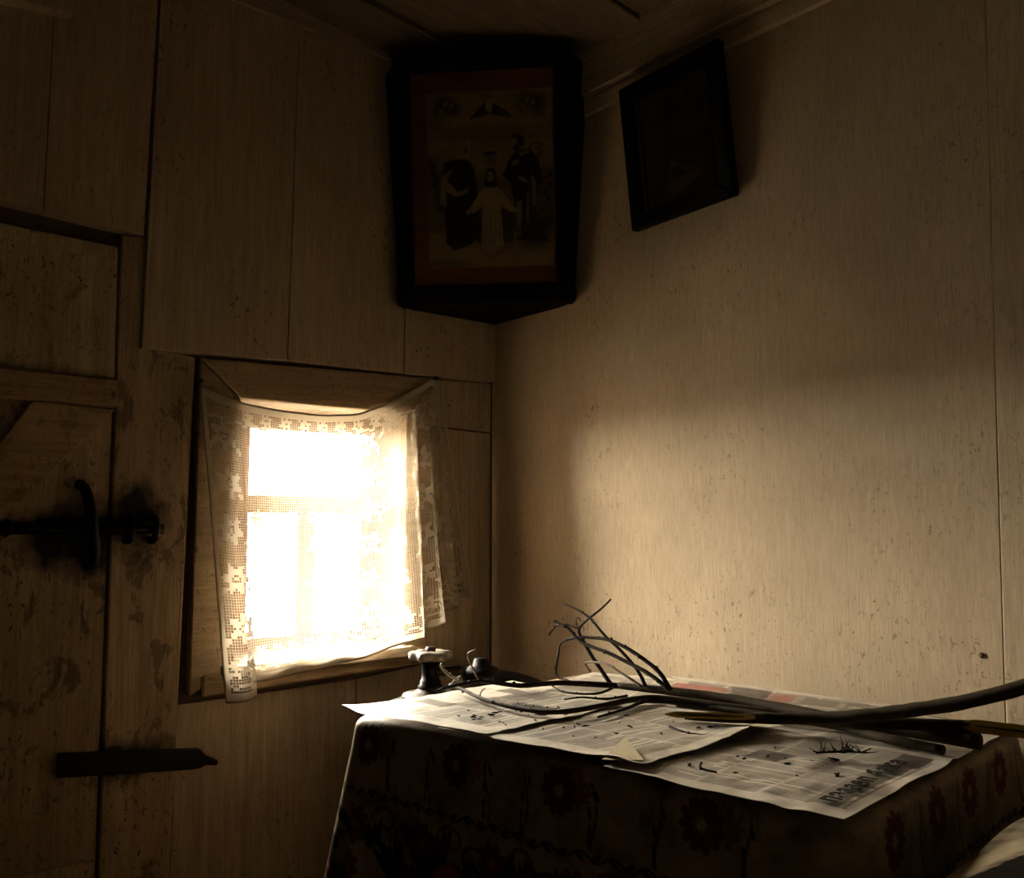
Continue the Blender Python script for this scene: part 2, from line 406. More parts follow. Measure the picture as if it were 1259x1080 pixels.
# cornices
bm = bmesh.new(); prism(bm, [(0, .0, 2.292), (.030, .0, 2.284), (.042, .0, 2.40), (0, .0, 2.40)], (0, RY, 0)); bevelled(bm, .002)
for v in bm.verts:
    if v.co.z > 2.35: v.co.z += -ZCS*v.co.y
tag(from_bm('trim_2', bm, M['cornice']), 'pale cornice board along the top of the window wall', kind='structure')
bm = bmesh.new(); prism(bm, [(0, 0, 2.152), (0, -.026, 2.157), (0, -.034, 2.33), (0, 0, 2.33)], (RX, 0, 0)); bevelled(bm, .003)
tag(from_bm('trim_3', bm, M['cornice']), 'wide cornice board along the top of the right wall', kind='structure')
bm = bmesh.new(); prism(bm, [(0, 0, 2.108), (0, -.010, 2.112), (0, -.014, 2.151), (0, 0, 2.151)], (RX, 0, 0)); bevelled(bm, .002)
tag(from_bm('trim_4', bm, M['wall_right']), 'narrow moulding under the wide cornice', kind='structure')
# rear walls, outside the view
bm = bmesh.new(); box_bm(bm, RX, RX+.2, RY-.2, .2, -.12, 2.9)
tag(from_bm('wall_far_right', bm, M['wall_left']), 'painted plank wall on the far side of the room', kind='structure')
bm = bmesh.new(); box_bm(bm, -.2, RX+.2, RY-.2, RY, -.12, 2.9)
tag(from_bm('wall_back', bm, M['wall_left']), 'painted plank wall closing the back of the room', kind='structure')
# ground outside
bm = bmesh.new(); prism(bm, [(-40, -40, -.35), (40, -40, -.35), (40, 40, -.35), (-40, 40, -.35)], (0, 0, -.1))
tag(from_bm('ground_outside', bm, M['earth']), 'pale open ground outside the hut', kind='structure')

# ------------------------------------------------------------------ window
win = tag(empty('window_1', (-.1, -.515, WZ0)), 'small sunken window with three panes and plain board casing', kind='structure')
wall_x('casing_board', [(-.838, 1.441), (-.741, 1.357), (-.289, 1.357), (-.197, 1.460)], -.022, .010, M['casing'], win, .003)
wall_x('casing_board', [(-.840, .70), (-.741, .75), (-.741, 1.354), (-.839, 1.438)], -.022, .008, M['casing'], win, .003)
wall_x('casing_board', [(-.289, .765), (-.222, .74), (-.205, 1.44), (-.289, 1.354)], -.022, .008, M['casing'], win, .003)
bm = bmesh.new(); prism(bm, [(-.022, -.815, .697), (-.022, -.2215, .717), (-.022, -.2215, .760), (-.022, -.815, .742)], (.040, 0, 0)); bevelled(bm, .004)
from_bm('apron_board', bm, M['casing'], win)
# lining of the recess
XS = -.125                                                           # plane of the sash
def quad_prism(name, pts, ext, mat, parent):
    bm = bmesh.new(); prism(bm, pts, ext); return from_bm(name, bm, mat, parent)
quad_prism('reveal_board', [(-.02, WY0, WZ1), (-.02, WY1, WZ1), (XS-.05, -.30, 1.350), (XS-.05, -.70, 1.350)], (0, 0, .02), M['sash'], win)
quad_prism('reveal_board', [(-.02, WY1, WZ0), (-.02, WY1, WZ1), (XS-.05, -.305, WZ1), (XS-.05, -.305, WZ0)], (0, .02, 0), M['sash'], win)
quad_prism('reveal_board', [(-.02, WY0, WZ0), (-.02, WY0, WZ1), (XS-.05, -.70, WZ1), (XS-.05, -.70, WZ0)], (0, -.02, 0), M['sill'], win)
quad_prism('sill_board', [(.03, WY0-.03, WZ0+.012), (.03, WY1+.02, WZ0+.020), (XS-.05, WY1+.02, WZ0+.034), (XS-.05, WY0-.03, WZ0+.030)], (0, 0, -.022), M['sill'], win)
GY0, GY1, GM0, GM1 = -.656, -.340, -.521, -.474
sash = wall_x('sash_frame', rect(-.705, GY0, .765, 1.36), XS-.04, XS, M['sash_bar'], win)
for a in (rect(GY1, -.296, .765, 1.36), rect(GY0, GY1, 1.309, 1.36), rect(GY0, GY1, .765, .797), rect(GY0, GY1, 1.099, 1.143), rect(GM0, GM1, .797, 1.099)):
    wall_x('sash_bar', a, XS-.038, XS-.002, M['sash_bar'], win)
for a in (rect(GY0, GY1, 1.143, 1.309), rect(GY0, GM0, .797, 1.099), rect(GM1, GY1, .797, 1.099)):
    wall_x('pane', a, XS-.022, XS-.019, M['pane'], win, 0)

# ------------------------------------------------------------------ lace curtain
def curtain():
    NU, NV = 150, 112
    W, H = .88, .66
    u = np.linspace(0, 1, NU+1); v = np.linspace(0, 1, NV+1)
    U, V = np.meshgrid(u, v)
    top = np.array([(0, -.845, 1.376), (.05, -.80, 1.356), (.11, -.752, 1.346), (.135, -.745, 1.343), (.25, -.652, 1.334), (.38, -.545, 1.331), (.50, -.445, 1.341),
                    (.60, -.365, 1.372), (.68, -.305, 1.404), (.74, -.275, 1.422), (.80, -.25, 1.437), (.88, -.226, 1.452), (.95, -.208, 1.444), (1, -.198, 1.424)])
    bot = np.array([(0, -.788, .692), (.05, -.755, .695), (.105, -.720, .705), (.125, -.735, .722), (.25, -.640, .731), (.38, -.535, .741), (.50, -.435, .752),
                    (.60, -.345, .775), (.68, -.285, .786), (.74, -.247, .803), (.78, -.238, .822), (.86, -.19, .852), (.91, -.178, .862), (1, -.136, .884)])
    def crv(t, k):
        f = np.interp(u, t[:, 0], t[:, k]); ker = np.ones(5)/5
        return np.convolve(np.pad(f, 2, mode='edge'), ker, 'valid')
    yt, zt, yb_, zb = crv(top, 1), crv(top, 2), crv(bot, 1), crv(bot, 2)
    Y = yt*(1-V)+yb_*V; Z = zt*(1-V)+zb*V
    X = .022+.030*V+.010*np.sin(U*9+1)*V
    X += np.where(U < .13, .030*np.sin(np.clip(U/.13, 0, 1)*math.pi)*V**.7+.018*V, 0)
    rf = np.clip((U-.66)/.1, 0, 1)
    X += rf*(.006+(.020+.012*V)*V**.5*np.sin((U-.66)*2*math.pi*9.2))
    Y += rf*.010*np.cos((U-.66)*2*math.pi*9.2)*V
    X += .004*np.sin(U*40+V*6)*V
    P = np.stack([np.maximum(X, .014), Y, Z], -1)
    # which cells are worked solid
    cu, cv = np.meshgrid((np.arange(NU)+.5)/NU*W, (np.arange(NV)+.5)/NV*H)
    solid = np.zeros(cu.shape, bool)
    def flower(fx, fy, r, ph=0):
        dx, dy = cu-fx, cv-fy; rr = np.hypot(dx, dy); th = np.arctan2(dy, dx)
        return ((rr < r*(.80+.22*np.cos(6*(th+ph)))) & (rr > r*.30)) | (rr < r*.15)
    rnd = random.Random(3)
    for fx, y0, st, r in ((.050, .09, .105, .034), (.325, .33, .088, .024), (.465, .09, .092, .034), (.545, .05, .105, .030), (.655, .09, .105, .036), (.745, .11, .100, .036), (.832, .06, .100, .034)):
        k = 0
        while y0+k*st < .60:
            solid |= flower(fx+rnd.uniform(-.006, .006), y0+k*st, r, rnd.random())
            a = rnd.uniform(-.7, .7)
            for sgn in (-1, 1):
                lx, ly = fx+sgn*r*1.05, y0+k*st+r*.9
                dx, dy = cu-lx, cv-ly; c, s_ = math.cos(a+sgn), math.sin(a+sgn)
                solid |= (((dx*c+dy*s_)/.014)**2+((-dx*s_+dy*c)/.0055)**2) < 1
            k += 1
    for fx in np.arange(.13, .55, .052):
        solid |= flower(fx, .033, .018, .3); solid |= flower(fx+.02, .272, .019, .1)
    solid |= (np.abs(cv-.012) < .003) | (np.abs(cv-.052-.004*np.sin(cu*120)) < .003)
    for fx in np.arange(.02, .9, .046): solid |= flower(fx, .595, .021, .2)
    solid |= (np.abs(cv-.625-.006*np.abs(np.sin(cu*70))) < .003)
    solid[-3:] = True; solid[:2] = True; solid[:, :2] = True; solid[:, -2:] = True
    # net: every open cell is a ring of four strips round a hole
    idx = np.arange((NU+1)*(NV+1)).reshape(NV+1, NU+1)
    c00, c10, c11, c01 = idx[:-1, :-1], idx[:-1, 1:], idx[1:, 1:], idx[1:, :-1]
    pv = P.reshape(-1, 3); V_all = [pv]; F = [np.stack([c[solid] for c in (c00, c10, c11, c01)], -1)]
    op = ~solid; corners = np.stack([c[op] for c in (c00, c10, c11, c01)], -1)
    q = pv[corners]; cen = q.mean(1, keepdims=True)
    jit = np.random.default_rng(5).uniform(.77, .87, (len(q), 1, 1))
    inner = cen+(q-cen)*jit; base = len(pv); V_all.append(inner.reshape(-1, 3))
    ii = base+np.arange(len(q)*4).reshape(-1, 4)
    for k in range(4):
        k2 = (k+1) % 4; F.append(np.stack([corners[:, k], corners[:, k2], ii[:, k2], ii[:, k]], -1))
    root = tag(empty('lace_curtain', (.02, -.52, 1.43)), 'short cream lace curtain with flowers nailed slackly across the small window', 'curtain')
    o = raw_mesh('lace_net', np.concatenate(V_all), np.concatenate(F), None, M['lace'], root)
    bm = bmesh.new(); tube(bm, [tuple(p) for p in P[-1, ::4]], .0028, 1, 6); from_bm('hem', bm, M['lace'], root, True)
    bm = bmesh.new(); tube(bm, [tuple(p) for p in P[0, ::4]], .0026, 1, 6); from_bm('top_cord', bm, M['lace'], root, True)
    for sidx in (0, -1):
        bm = bmesh.new(); tube(bm, [tuple(p) for p in P[::4, sidx]], .0020, 1, 6); from_bm('side_hem', bm, M['lace'], root, True)
    for (ny, nz) in ((-.846, 1.38), (-.215, 1.452)):
        bm = bmesh.new(); tube(bm, [(.004, ny, nz), (.034, ny, nz+.004)], .002, 1, 6); blob(bm, Vector((.034, ny, nz+.004)), .005, (.4, 1, 1)); from_bm('nail', bm, M['iron'], root)
curtain()

# ------------------------------------------------------------------ door
door = tag(empty('door_1', (0, -1.38, 0)), 'old painted plank door with a diagonal brace and black iron bolt', kind='structure')
wall_x('top_panel', [(-1.75, 1.378), (-1.016, 1.374), (-1.021, 1.660), (-1.75, 1.672)], -.03, -.002, M['door_panel'], door, .003)
wall_x('top_edge_strip', [(-1.75, 1.640), (-1.028, 1.630), (-1.0285, 1.6585), (-1.75, 1.670)], -.004, .004, M['door_panel'], door, .002)
wall_x('rail', [(-1.75, 1.322), (-1.013, 1.312), (-1.014, 1.372), (-1.75, 1.376)], -.03, .018, M['door_rail'], door, .004)
for a, b in ((-1.752, -1.53), (-1.527, -1.262), (-1.259, -1.014)):
    wall_x('board', [(a, .02), (b, .02), (b-.003, 1.312), (a, 1.318)], -.03, -.006+.003*((a*10) % 1), M['door_low'], door, .003)
wall_x('brace', [(-1.176, 1.314), (-1.016, 1.309), (-1.221, 1.077), (-1.50, .775), (-1.62, .775), (-1.228, 1.232)], -.006, .014, M['door_rail'], door, .003)
wall_x('rail', [(-1.75, .30), (-1.02, .30), (-1.02, .40), (-1.75, .40)], -.006, .014, M['door_low'], door, .004)
bm = bmesh.new(); tube(bm, [(.024, -1.222, 1.062), (.026, -1.10, 1.060), (.026, -.915, 1.060)], [.013, .011, .011], 3, 10); blob(bm, Vector((.026, -1.215, 1.062)), .019)
from_bm('bolt', bm, M['iron'], door, True)
bm = bmesh.new(); tube(bm, [(0, -1.078, 1.150), (.034, -1.075, 1.135), (.052, -1.068, 1.085), (.050, -1.060, 1.03), (.030, -1.054, .995), (0, -1.052, .985)], [.012, .011, .0125, .0125, .011, .012], 6, 10)
from_bm('handle', bm, M['iron'], door, True)
bm = bmesh.new(); prism(bm, [(.003, -1.16, 1.044), (.003, -1.02, 1.040), (.003, -1.02, 1.082), (.003, -1.16, 1.080)], (.010, 0, 0)); bevelled(bm, .003); from_bm('bolt_plate', bm, M['iron'], door)
for y_ in (-.985, -.935):
    bm = bmesh.new(); tube(bm, [(0, y_, 1.036), (.034, y_, 1.038), (.043, y_, 1.06), (.034, y_, 1.082), (0, y_, 1.084)], .008, 4, 8); from_bm('bolt_staple', bm, M['iron'], door, True)
wall_x('strap', [(-1.10, .575), (-.83, .548), (-.812, .548), (-.80, .553), (-.775, .548), (-.772, .558), (-.80, .573), (-.815, .590), (-.90, .600), (-1.10, .622)], .002, .016, M['iron'], door, .003)

# ------------------------------------------------------------------ table
TH = math.radians(7.7); TC, TS = math.cos(TH), math.sin(TH); TO = (.632, -.797); TL, TD = .835, .645
def tp(a, b, z): return (TO[0]+a*TC-b*TS, TO[1]+a*TS+b*TC, z)
def tpn(A, B): return TO[0]+A*TC-B*TS, TO[1]+A*TS+B*TC
tbl = tag(empty('table', tp(TL/2, TD/2, 0), TH), 'small wooden table hidden under a floral oilcloth', 'table')
def tbox(name, a0, a1, b0, b1, z0, z1, mat, parent, bev=.003):
    bm = bmesh.new(); prism(bm, [tp(a0, b0, z0), tp(a1, b0, z0), tp(a1, b1, z0), tp(a0, b1, z0)], (0, 0, z1-z0)); bevelled(bm, bev)
    return from_bm(name, bm, mat, parent)
tbox('table_top', 0.004, TL-.004, .004, TD-.004, .722, .746, M['tablewood'], tbl)
for a in (.05, TL-.10):
    for b in (.05, TD-.10): tbox('leg', a, a+.05, b, b+.05, 0, .722, M['tablewood'], tbl)
tbox('apron', .10, TL-.10, .06, .08, .63, .722, M['tablewood'], tbl); tbox('apron', .10, TL-.10, TD-.08, TD-.06, .63, .722, M['tablewood'], tbl)

# ------------------------------------------------------------------ tablecloth
def tablecloth():
    rc = .035; ds = .0032
    segs = [(TL-2*rc, 'f'), (rc*math.pi/2, 'c'), (TD-2*rc, 'r'), (rc*math.pi/2, 'c'), (TL-2*rc, 'b'), (rc*math.pi/2, 'c'), (TD-2*rc, 'l'), (rc*math.pi/2, 'c')]
    per = sum(s[0] for s in segs); S = []; acc = 0
    for ln, k in segs:                                             # fine columns where the print is seen close
        m_ = max(4, int(ln/(.0021 if k in 'fcr' and acc < 1.5 or k == 'l' else .006))); S.append(acc+np.arange(m_)*ln/m_); acc += ln
    S = np.concatenate(S); n = len(S)
    A = np.zeros(n); B = np.zeros(n); NA = np.zeros(n); NB = np.zeros(n); corner = np.zeros(n)
    s0 = 0; cen = [(TL-rc, rc), (TL-rc, TD-rc), (rc, TD-rc), (rc, rc)]; ci = 0; ang0 = [-math.pi/2, 0, math.pi/2, math.pi]
    for ln, k in segs:
        m = (S >= s0-1e-9) & (S < s0+ln-1e-9); t = S[m]-s0
        if k == 'f': A[m] = rc+t; B[m] = 0; NB[m] = -1
        elif k == 'r': A[m] = TL; B[m] = rc+t; NA[m] = 1
        elif k == 'b': A[m] = TL-rc-t; B[m] = TD; NB[m] = 1
        elif k == 'l': A[m] = 0; B[m] = TD-rc-t; NA[m] = -1
        else:
            an = ang0[ci]+t/rc; A[m] = cen[ci][0]+rc*np.cos(an); B[m] = cen[ci][1]+rc*np.sin(an); NA[m] = np.cos(an); NB[m] = np.sin(an); corner[m] = np.sin(t/ln*math.pi); ci += 1
        s0 += ln
    for _ in range(3): corner = np.convolve(np.concatenate([corner[-12:], corner, corner[:12]]), np.ones(25)/25, 'valid')
    er = .022; DROP = .56
    arc = er*math.pi/2; tt = np.concatenate([np.arange(0, .34, .0021), np.arange(.34, DROP, .006)]); nt = len(tt)
    off = np.where(tt < arc, er*np.sin(np.minimum(tt/er, math.pi/2)), er); dz = np.where(tt < arc, er*(1-np.cos(np.minimum(tt/er, math.pi/2))), er+(tt-arc))
    hang = np.clip(tt-arc, 0, 9)
    Sg, Tg = np.meshgrid(S, tt)
    wave = .5*np.sin(S*19+.6)+.5*np.sin(S*31+2)
    O = off[:, None]+hang[:, None]*(.055+.30*corner[None]+.15*np.clip(-NA, 0, 1)[None])+np.minimum(hang, .25)[:, None]*.045*wave[None]
    O = np.maximum(O, off[:, None])
    # the wave of the cloth never reaches into the table edge
    a = A[None]+NA[None]*(O-er*.2); b = B[None]+NB[None]*(O-er*.2)
    X, Y = tpn(a, b); Z = np.broadcast_to(.7485-dz[:, None], X.shape)
    # soft creases along the top edge
    Z = Z+(.0015*np.sin(S*150)*np.exp(-tt/.03)[:, None].reshape(-1, 1))*0
    # the back reaches the wall, so keep it flat there
    Y = np.where(Y > -.006, -.006, Y)
    P = np.stack([X, Y, Z], -1)
    # ---------------- pattern
    beige = (.40, .31, .185); red = (.15, .020, .013); dk = (.010, .009, .009); org = (.32, .13, .032); cream = (.42, .33, .20)
    cv = Canvas(Sg, Tg, beige)
    cv.C *= (1-.22*smooth_noise(Sg.shape, (10, 60), 3)[..., None]-.35*(smooth_noise(Sg.shape, (26, 140), 8)*smooth_noise(Sg.shape, (60, 300), 9))[..., None])
    SF = TL-2*rc
    def leaf(x, y, r, rot, col, w=.42):
        c = cv.local(x-r*1.3, x+r*1.3, y-r*1.3, y+r*1.3)
        if c is None: return
        c.ell(x, y, r, r*w, col, rot, .25); c.done()
    def blossom(x, y, r, col, npet=11, core=cream):
        c = cv.local(x-r*1.7, x+r*1.7, y-r*1.7, y+r*1.7)
        if c is None: return
        for k in range(npet):
            a_ = 2*math.pi*k/npet+.2
            c.ell(x+math.cos(a_)*r*.72, y+math.sin(a_)*r*.78, r*.40, r*.24, dk, a_, .12)
            c.ell(x+math.cos(a_)*r*.72, y+math.sin(a_)*r*.78, r*.34, r*.185, col, a_, .15)
        c.ell(x, y, r*.46, r*.46, dk, 0, .2)
        for k in range(8):
            a_ = 2*math.pi*k/8; c.ell(x+math.cos(a_)*r*.34, y+math.sin(a_)*r*.34, r*.17, r*.11, tuple(q*1.2 for q in col), a_, .2)
        for k in range(10):
            a_ = 2*math.pi*k/10
            c.line([(x+math.cos(a_)*r*.08, y+math.sin(a_)*r*.08), (x+math.cos(a_)*r*.30, y+math.sin(a_)*r*.30)], .0011, core)
        c.done()
    def strip(pts, w, col):
        for p, q in zip(pts[:-1], pts[1:]):
            c = cv.local(min(p[0], q[0])-w*3, max(p[0], q[0])+w*3, min(p[1], q[1])-w*3, max(p[1], q[1])+w*3)
            if c is None: continue
            c.line([p, q], w, col); c.done()
    vine = .122
    s = -.0
    pts = [(x, vine+.006*math.sin(x*2*math.pi/.052)) for x in np.arange(0, per, .005)]
    strip(pts, .0017, dk)
    for k, x in enumerate(np.arange(.013, per, .026)):
        sg = 1 if k % 2 else -1; leaf(x, vine+sg*.001, .0085, .45*sg, dk)
    rd = random.Random(11)
    for base in (0, TL+TD-2*rc+rc*math.pi):
        for k, x in enumerate((.075, .165, .285, .36, .475, .575, .695)):
            x += base
            pts = [(x+.005*math.sin(t*60+k), t) for t in np.arange(.030, vine-.004, .006)]
            strip(pts, .0016, dk)
            for t in (.045, .068, .09, .106): leaf(x+(.006 if int(t*1000) % 2 else -.006), t, .008, 1.45+.3*math.sin(t*90), dk, .34)
        for x in (.02, .222, .418, .635):
            x += base
            for dx, dy in ((.030, -.012), (.042, -.002), (.030, .008), (.022, -.020)):
                blossom(x+dx, .044+dy, .014, org, 6, org)
            blossom(x, .048, .028, red)
    # side faces: same vines
    for base in (TL-2*rc+rc*math.pi/2, 2*(TL-2*rc)+(TD-2*rc)+1.5*rc*math.pi):
        for x in (.06, .20, .33, .47):
            blossom(base+x, .054, .029, red)
            strip([(base+x+.08+.005*math.sin(t*60), t) for t in np.arange(.030, vine-.004, .006)], .0016, dk)
    # dense flower border below the vine
    for k in range(820):
        x = rd.uniform(0, per); y = rd.uniform(.165, .55)
        for j in range(6):
            leaf(x+(j-2.5)*.009, y-abs(j-2.5)*.006+rd.uniform(-.004, .004), .019, 1.2+(j-2.5)*.22, dk if k % 5 else (.05, .012, .01), .26)
    for k, x in enumerate(np.arange(.02, per, .145)):
        # large tulip with orange mantle
        c = cv.local(x+.05-.08, x+.05+.08, .16, .47)
        if c is not None and k % 2:
            c.ell(x+.05, .295, .055, .105, org, 0, .1); c.ell(x+.05, .325, .043, .080, dk, 0, .2); c.ell(x+.05, .33, .037, .073, red, 0, .2)
            for j in range(7): c.line([(x+.05+(j-3)*.009, .44), (x+.05+(j-3)*.012, .34)], .0018, dk)
            c.done()
        blossom(x-.012, .170, .026, red, 9, org); blossom(x-.026, .235, .026, red, 10, cream); blossom(x+.022, .27, .017, (.10, .02, .03), 8); blossom(x-.03, .36, .031, red, 11, org); blossom(x+.10, .25, .016, red, 8)
        # curling tendrils
        for sg in (-1, 1):
            a_ = np.linspace(0, 5.2, 22); r_ = .030-.0042*a_
            strip([(x+.072+sg*.020+r_[i]*math.cos(a_[i])*sg, .168-r_[i]*math.sin(a_[i])*.9+.01*sg) for i in range(22)], .0026, dk if sg > 0 else red)
    C = cv.C
    # flat top: one ring shrinking to the middle
    nin = 10
    f = np.linspace(.04, 1, nin, endpoint=False)
    at = A-NA*er*.2; bt = B-NB*er*.2
    Xi, Yi = tpn(TL/2+(at-TL/2)[None]*f[:, None], TD/2+(bt-TD/2)[None]*f[:, None])
    Yi = np.where(Yi > -.006, -.006, Yi)
    Pi = np.stack([Xi, Yi, np.full(Xi.shape, .7485)], -1)
    P = np.concatenate([Pi, P], 0); C = np.concatenate([np.ones(Xi.shape+(3,))*np.array(beige), C], 0)
    P = np.concatenate([P, P[:, :1]], 1); C = np.concatenate([C, C[:, :1]], 1)
    o = grid_mesh('tablecloth', P, C, M['cloth'])
    # close the little hole in the middle of the top
    bm = bmesh.new(); bm.from_mesh(o.data); bm.verts.ensure_lookup_table()
    bmesh.ops.remove_doubles(bm, verts=bm.verts, dist=1e-5)
    bmesh.ops.recalc_face_normals(bm, faces=bm.faces)
    bm.to_mesh(o.data); bm.free()
    tag(o, 'beige oilcloth with dark red and orange flowers hanging over the small table', 'tablecloth')
tablecloth()

# ------------------------------------------------------------------ newspapers
def newspaper(quad, z, size, seed, label, cols, blocks=(), tone=.50, turn=False, curl=(), red=(), cell=.0019, headline=(), crease=(), wob=.0022):
    """quad: four corners (x, y) front-left, front-right, back-right, back-left; lines of type run along the sheet's long side"""
    w, h = size; nu, nv = int(w/cell), int(h/cell)
    u = np.linspace(0, 1, nu); v = np.linspace(0, 1, nv); U, V = np.meshgrid(u, v)
    q = np.array(quad, float)
    XY = (q[0]*((1-U)*(1-V))[..., None]+q[1]*(U*(1-V))[..., None]+q[2]*(U*V)[..., None]+q[3]*((1-U)*V)[..., None])
    # edges are not ruler-straight
    r = np.random.default_rng(seed)
    edge = lambda sd: (smooth_noise((nv, nu), (5, 5), sd)-.5)*.012
    XY[..., 0] += edge(seed); XY[..., 1] += edge(seed+50)
    Z = z+wob*(smooth_noise((nv, nu), (6, 7), seed+1)+.6*smooth_noise((nv, nu), (17, 15), seed+2))
    for (cu_, cv_, rad, hgt) in curl:
        d = np.hypot((U-cu_)*w, (V-cv_)*h); Z = Z+hgt*np.clip(1-d/rad, 0, 1)**2
    for (axis, pos_, amp) in crease:
        d = np.abs((U if axis == 'u' else V)-pos_)*(w if axis == 'u' else h); Z = Z+amp*np.exp(-d/.012)
    P = np.stack([XY[..., 0], XY[..., 1], Z], -1)
    X, Y = U*w, V*h
    paper = np.array((.70, .62, .50))*tone/.5
    cv = Canvas(X, Y, paper)
    cv.C *= (1-.16*smooth_noise(X.shape, (4, 5), seed+3)-.12*smooth_noise(X.shape, (30, 30), seed+4))[..., None]
    # type: lines of letters in columns
    A, B = (Y, X) if turn else (X, Y); aw, bh = (h, w) if turn else (w, h)
    m = .028; gut = .006; cwid = (aw-2*m)/cols; pitch = cell*2.9
    ci = np.floor((A-m)/cwid).astype(int); inx = (A-m)-ci*cwid
    row = np.floor((B-m)/pitch).astype(int); iny = (B-m)-row*pitch
    body = (ci >= 0) & (ci < cols) & (inx > gut) & (B > m) & (B < bh-m) & (iny < pitch*.62)
    hsh = np.abs(np.sin(ci*12.9+np.floor(row/14)*78.2+seed)*437.5) % 1
    endl = np.abs(np.sin(ci*3.1+row*17.7+seed)*91.7) % 1
    body &= (inx < cwid*(.55+.45*np.minimum(1, endl*4)))
    body &= ~((np.abs(np.sin(ci*7.7+row*5.3+seed*2)*313.1) % 1) < .05)
    dens = .62+.30*r.random(X.shape)+.2*(hsh-.5)
    cv.put(body*dens, (.05, .042, .034))
    for (x0, x1, y0, y1, kind) in blocks:
        mk = ((X/w >= x0) & (X/w <= x1) & (Y/h >= y0) & (Y/h <= y1)).astype(float)
        if kind == 'dark':
            ph = .03+.16*smooth_noise(X.shape, (26, 26), seed+9)**2; cv.C = cv.C*(1-mk[..., None])+mk[..., None]*ph[..., None]*np.array((1, .85, .7))
        elif kind == 'grey': cv.put(mk, (.20, .17, .13))
        elif kind == 'blank': cv.put(mk, tuple(paper*.93))
        elif kind == 'red': cv.put(mk*(.55+.45*smooth_noise(X.shape, (9, 40), seed+6)), (.34, .06, .045))
        elif kind == 'rule': cv.put(mk, (.06, .05, .04))
    o = grid_mesh('newspaper', P, cv.C, M['paper'])
    tag(o, label, 'newspaper', 'newspapers spread over the table'); return o
Q_E = [(.715, -.66), (1.03, -.50), (.80, -.085), (.575, -.185)]
newspaper(Q_E, .7515, (.36, .46), 21, 'pale newspaper sheet beneath the branches at the wall-side corner of the table', 3, [(.1, .5, .55, .75, 'grey'), (.55, .9, .3, .42, 'dark')], .50)
Q_C = [(1.150, -.742), (1.472, -.703), (1.395, -.100), (1.095, -.13)]
np_c = newspaper(Q_C, .7530, (.33, .61), 4, 'newspaper with a grey masthead band along the edge of the table', 3,
    [(.02, .985, .0, .035, 'blank'), (.84, 1., .0, 1., 'blank'), (.83, .93, .06, .50, 'grey'), (.815, .822, .05, .95, 'rule'), (.945, .951, .06, .50, 'rule'), (.31, .47, .27, .36, 'dark'), (.82, .94, .44, .53, 'dark'), (.0, 1., .535, .56, 'blank'), (.70, .9, .66, .75, 'blank'), (.45, .8, .58, .62, 'grey')],
    .50, turn=False, crease=(('v', .548, .004),), wob=.0035)
Q_D = [(.885, -.345), (1.215, -.235), (1.185, -.060), (.740, -.110)]
newspaper(Q_D, .7560, (.40, .22), 9, 'newspaper page with red print and dark pictures lying against the wall', 4,
    [(.02, .30, .55, .75, 'red'), (.32, .5, .5, .85, 'dark'), (.5, .62, .45, .8, 'red'), (.66, .82, .45, .8, 'grey'), (.85, .97, .4, .8, 'grey'), (.05, .25, .1, .3, 'red')], .50)
Q_B = [(.850, -.792), (1.198, -.716), (1.172, -.378), (.862, -.400)]
np_b = newspaper(Q_B, .7610, (.35, .36), 13, 'newspaper sheet in the middle with one corner turned over', 3,
    [(.93, 1., 0, 1., 'blank'), (.0, 1., .0, .05, 'blank'), (.78, .88, .72, .79, 'dark')], .50, turn=True, curl=((1., .75, .10, .010), (.9, 0, .06, .005)))
Q_A = [(.650, -.838), (.940, -.765), (.915, -.455), (.612, -.435)]
newspaper(Q_A, .7650, (.29, .38), 30, 'bright newspaper sheet overhanging the table corner beside the window', 3,
    [(.55, .85, .55, .66, 'dark'), (.0, .35, .0, 1., 'blank'), (.1, .35, .30, .40, 'grey'), (.2, .6, .75, .85, 'grey'), (.3, 1., .0, .12, 'blank')], .50, turn=True, curl=((0, 0, .09, .006),))
# turned-over corner of the middle sheet
bm = bmesh.new(); a, b, c = Vector((1.150, -.740, .7625)), Vector((1.108, -.652, .772)), Vector((1.197, -.712, .766))
prism(bm, [a, b, c], (0, 0, .0008)); me_ = from_bm('turned_corner', bm, plain('yellowed_paper', (.55, .46, .28), .7, .2, 40, .2), np_b)
# masthead lettering
def lettering(text, p0, p1, size, mat, parent, z):
    L = math.hypot(p1[0]-p0[0], p1[1]-p0[1]); ex = ((p1[0]-p0[0])/L, (p1[1]-p0[1])/L); ey = (-ex[1], ex[0]); x_ = 0; glyphs = []
    for ch in text:
        if ch == ' ': x_ += size*.45; continue
        cu = bpy.data.curves.new('letter', 'FONT'); cu.body = ch; cu.size = size; cu.extrude = .0003; cu.resolution_u = 2; cu.offset = .0010
        tmp = bpy.data.objects.new('tmp_text', cu); COL.objects.link(tmp); bpy.context.view_layer.update()
        me = bpy.data.meshes.new_from_object(tmp); bpy.data.objects.remove(tmp); bpy.data.curves.remove(cu)
        co = np.array([v.co for v in me.vertices]); a, b = co[:, 0].min(), co[:, 0].max(); glyphs.append((me, x_-a)); x_ += (b-a)+size*.13
    k = L/x_
    for me, off in glyphs:
        for v in me.vertices:
            x, y = (v.co.x+off)*k, v.co.y
            v.co = (p0[0]+ex[0]*x+ey[0]*y, p0[1]+ex[1]*x+ey[1]*y, z+v.co.z)
        link('letter', me, mat, parent)
lettering('пэзаеп баIга', (1.440, -.668), (1.402, -.430), .034, M['ink'], np_c, .7595)

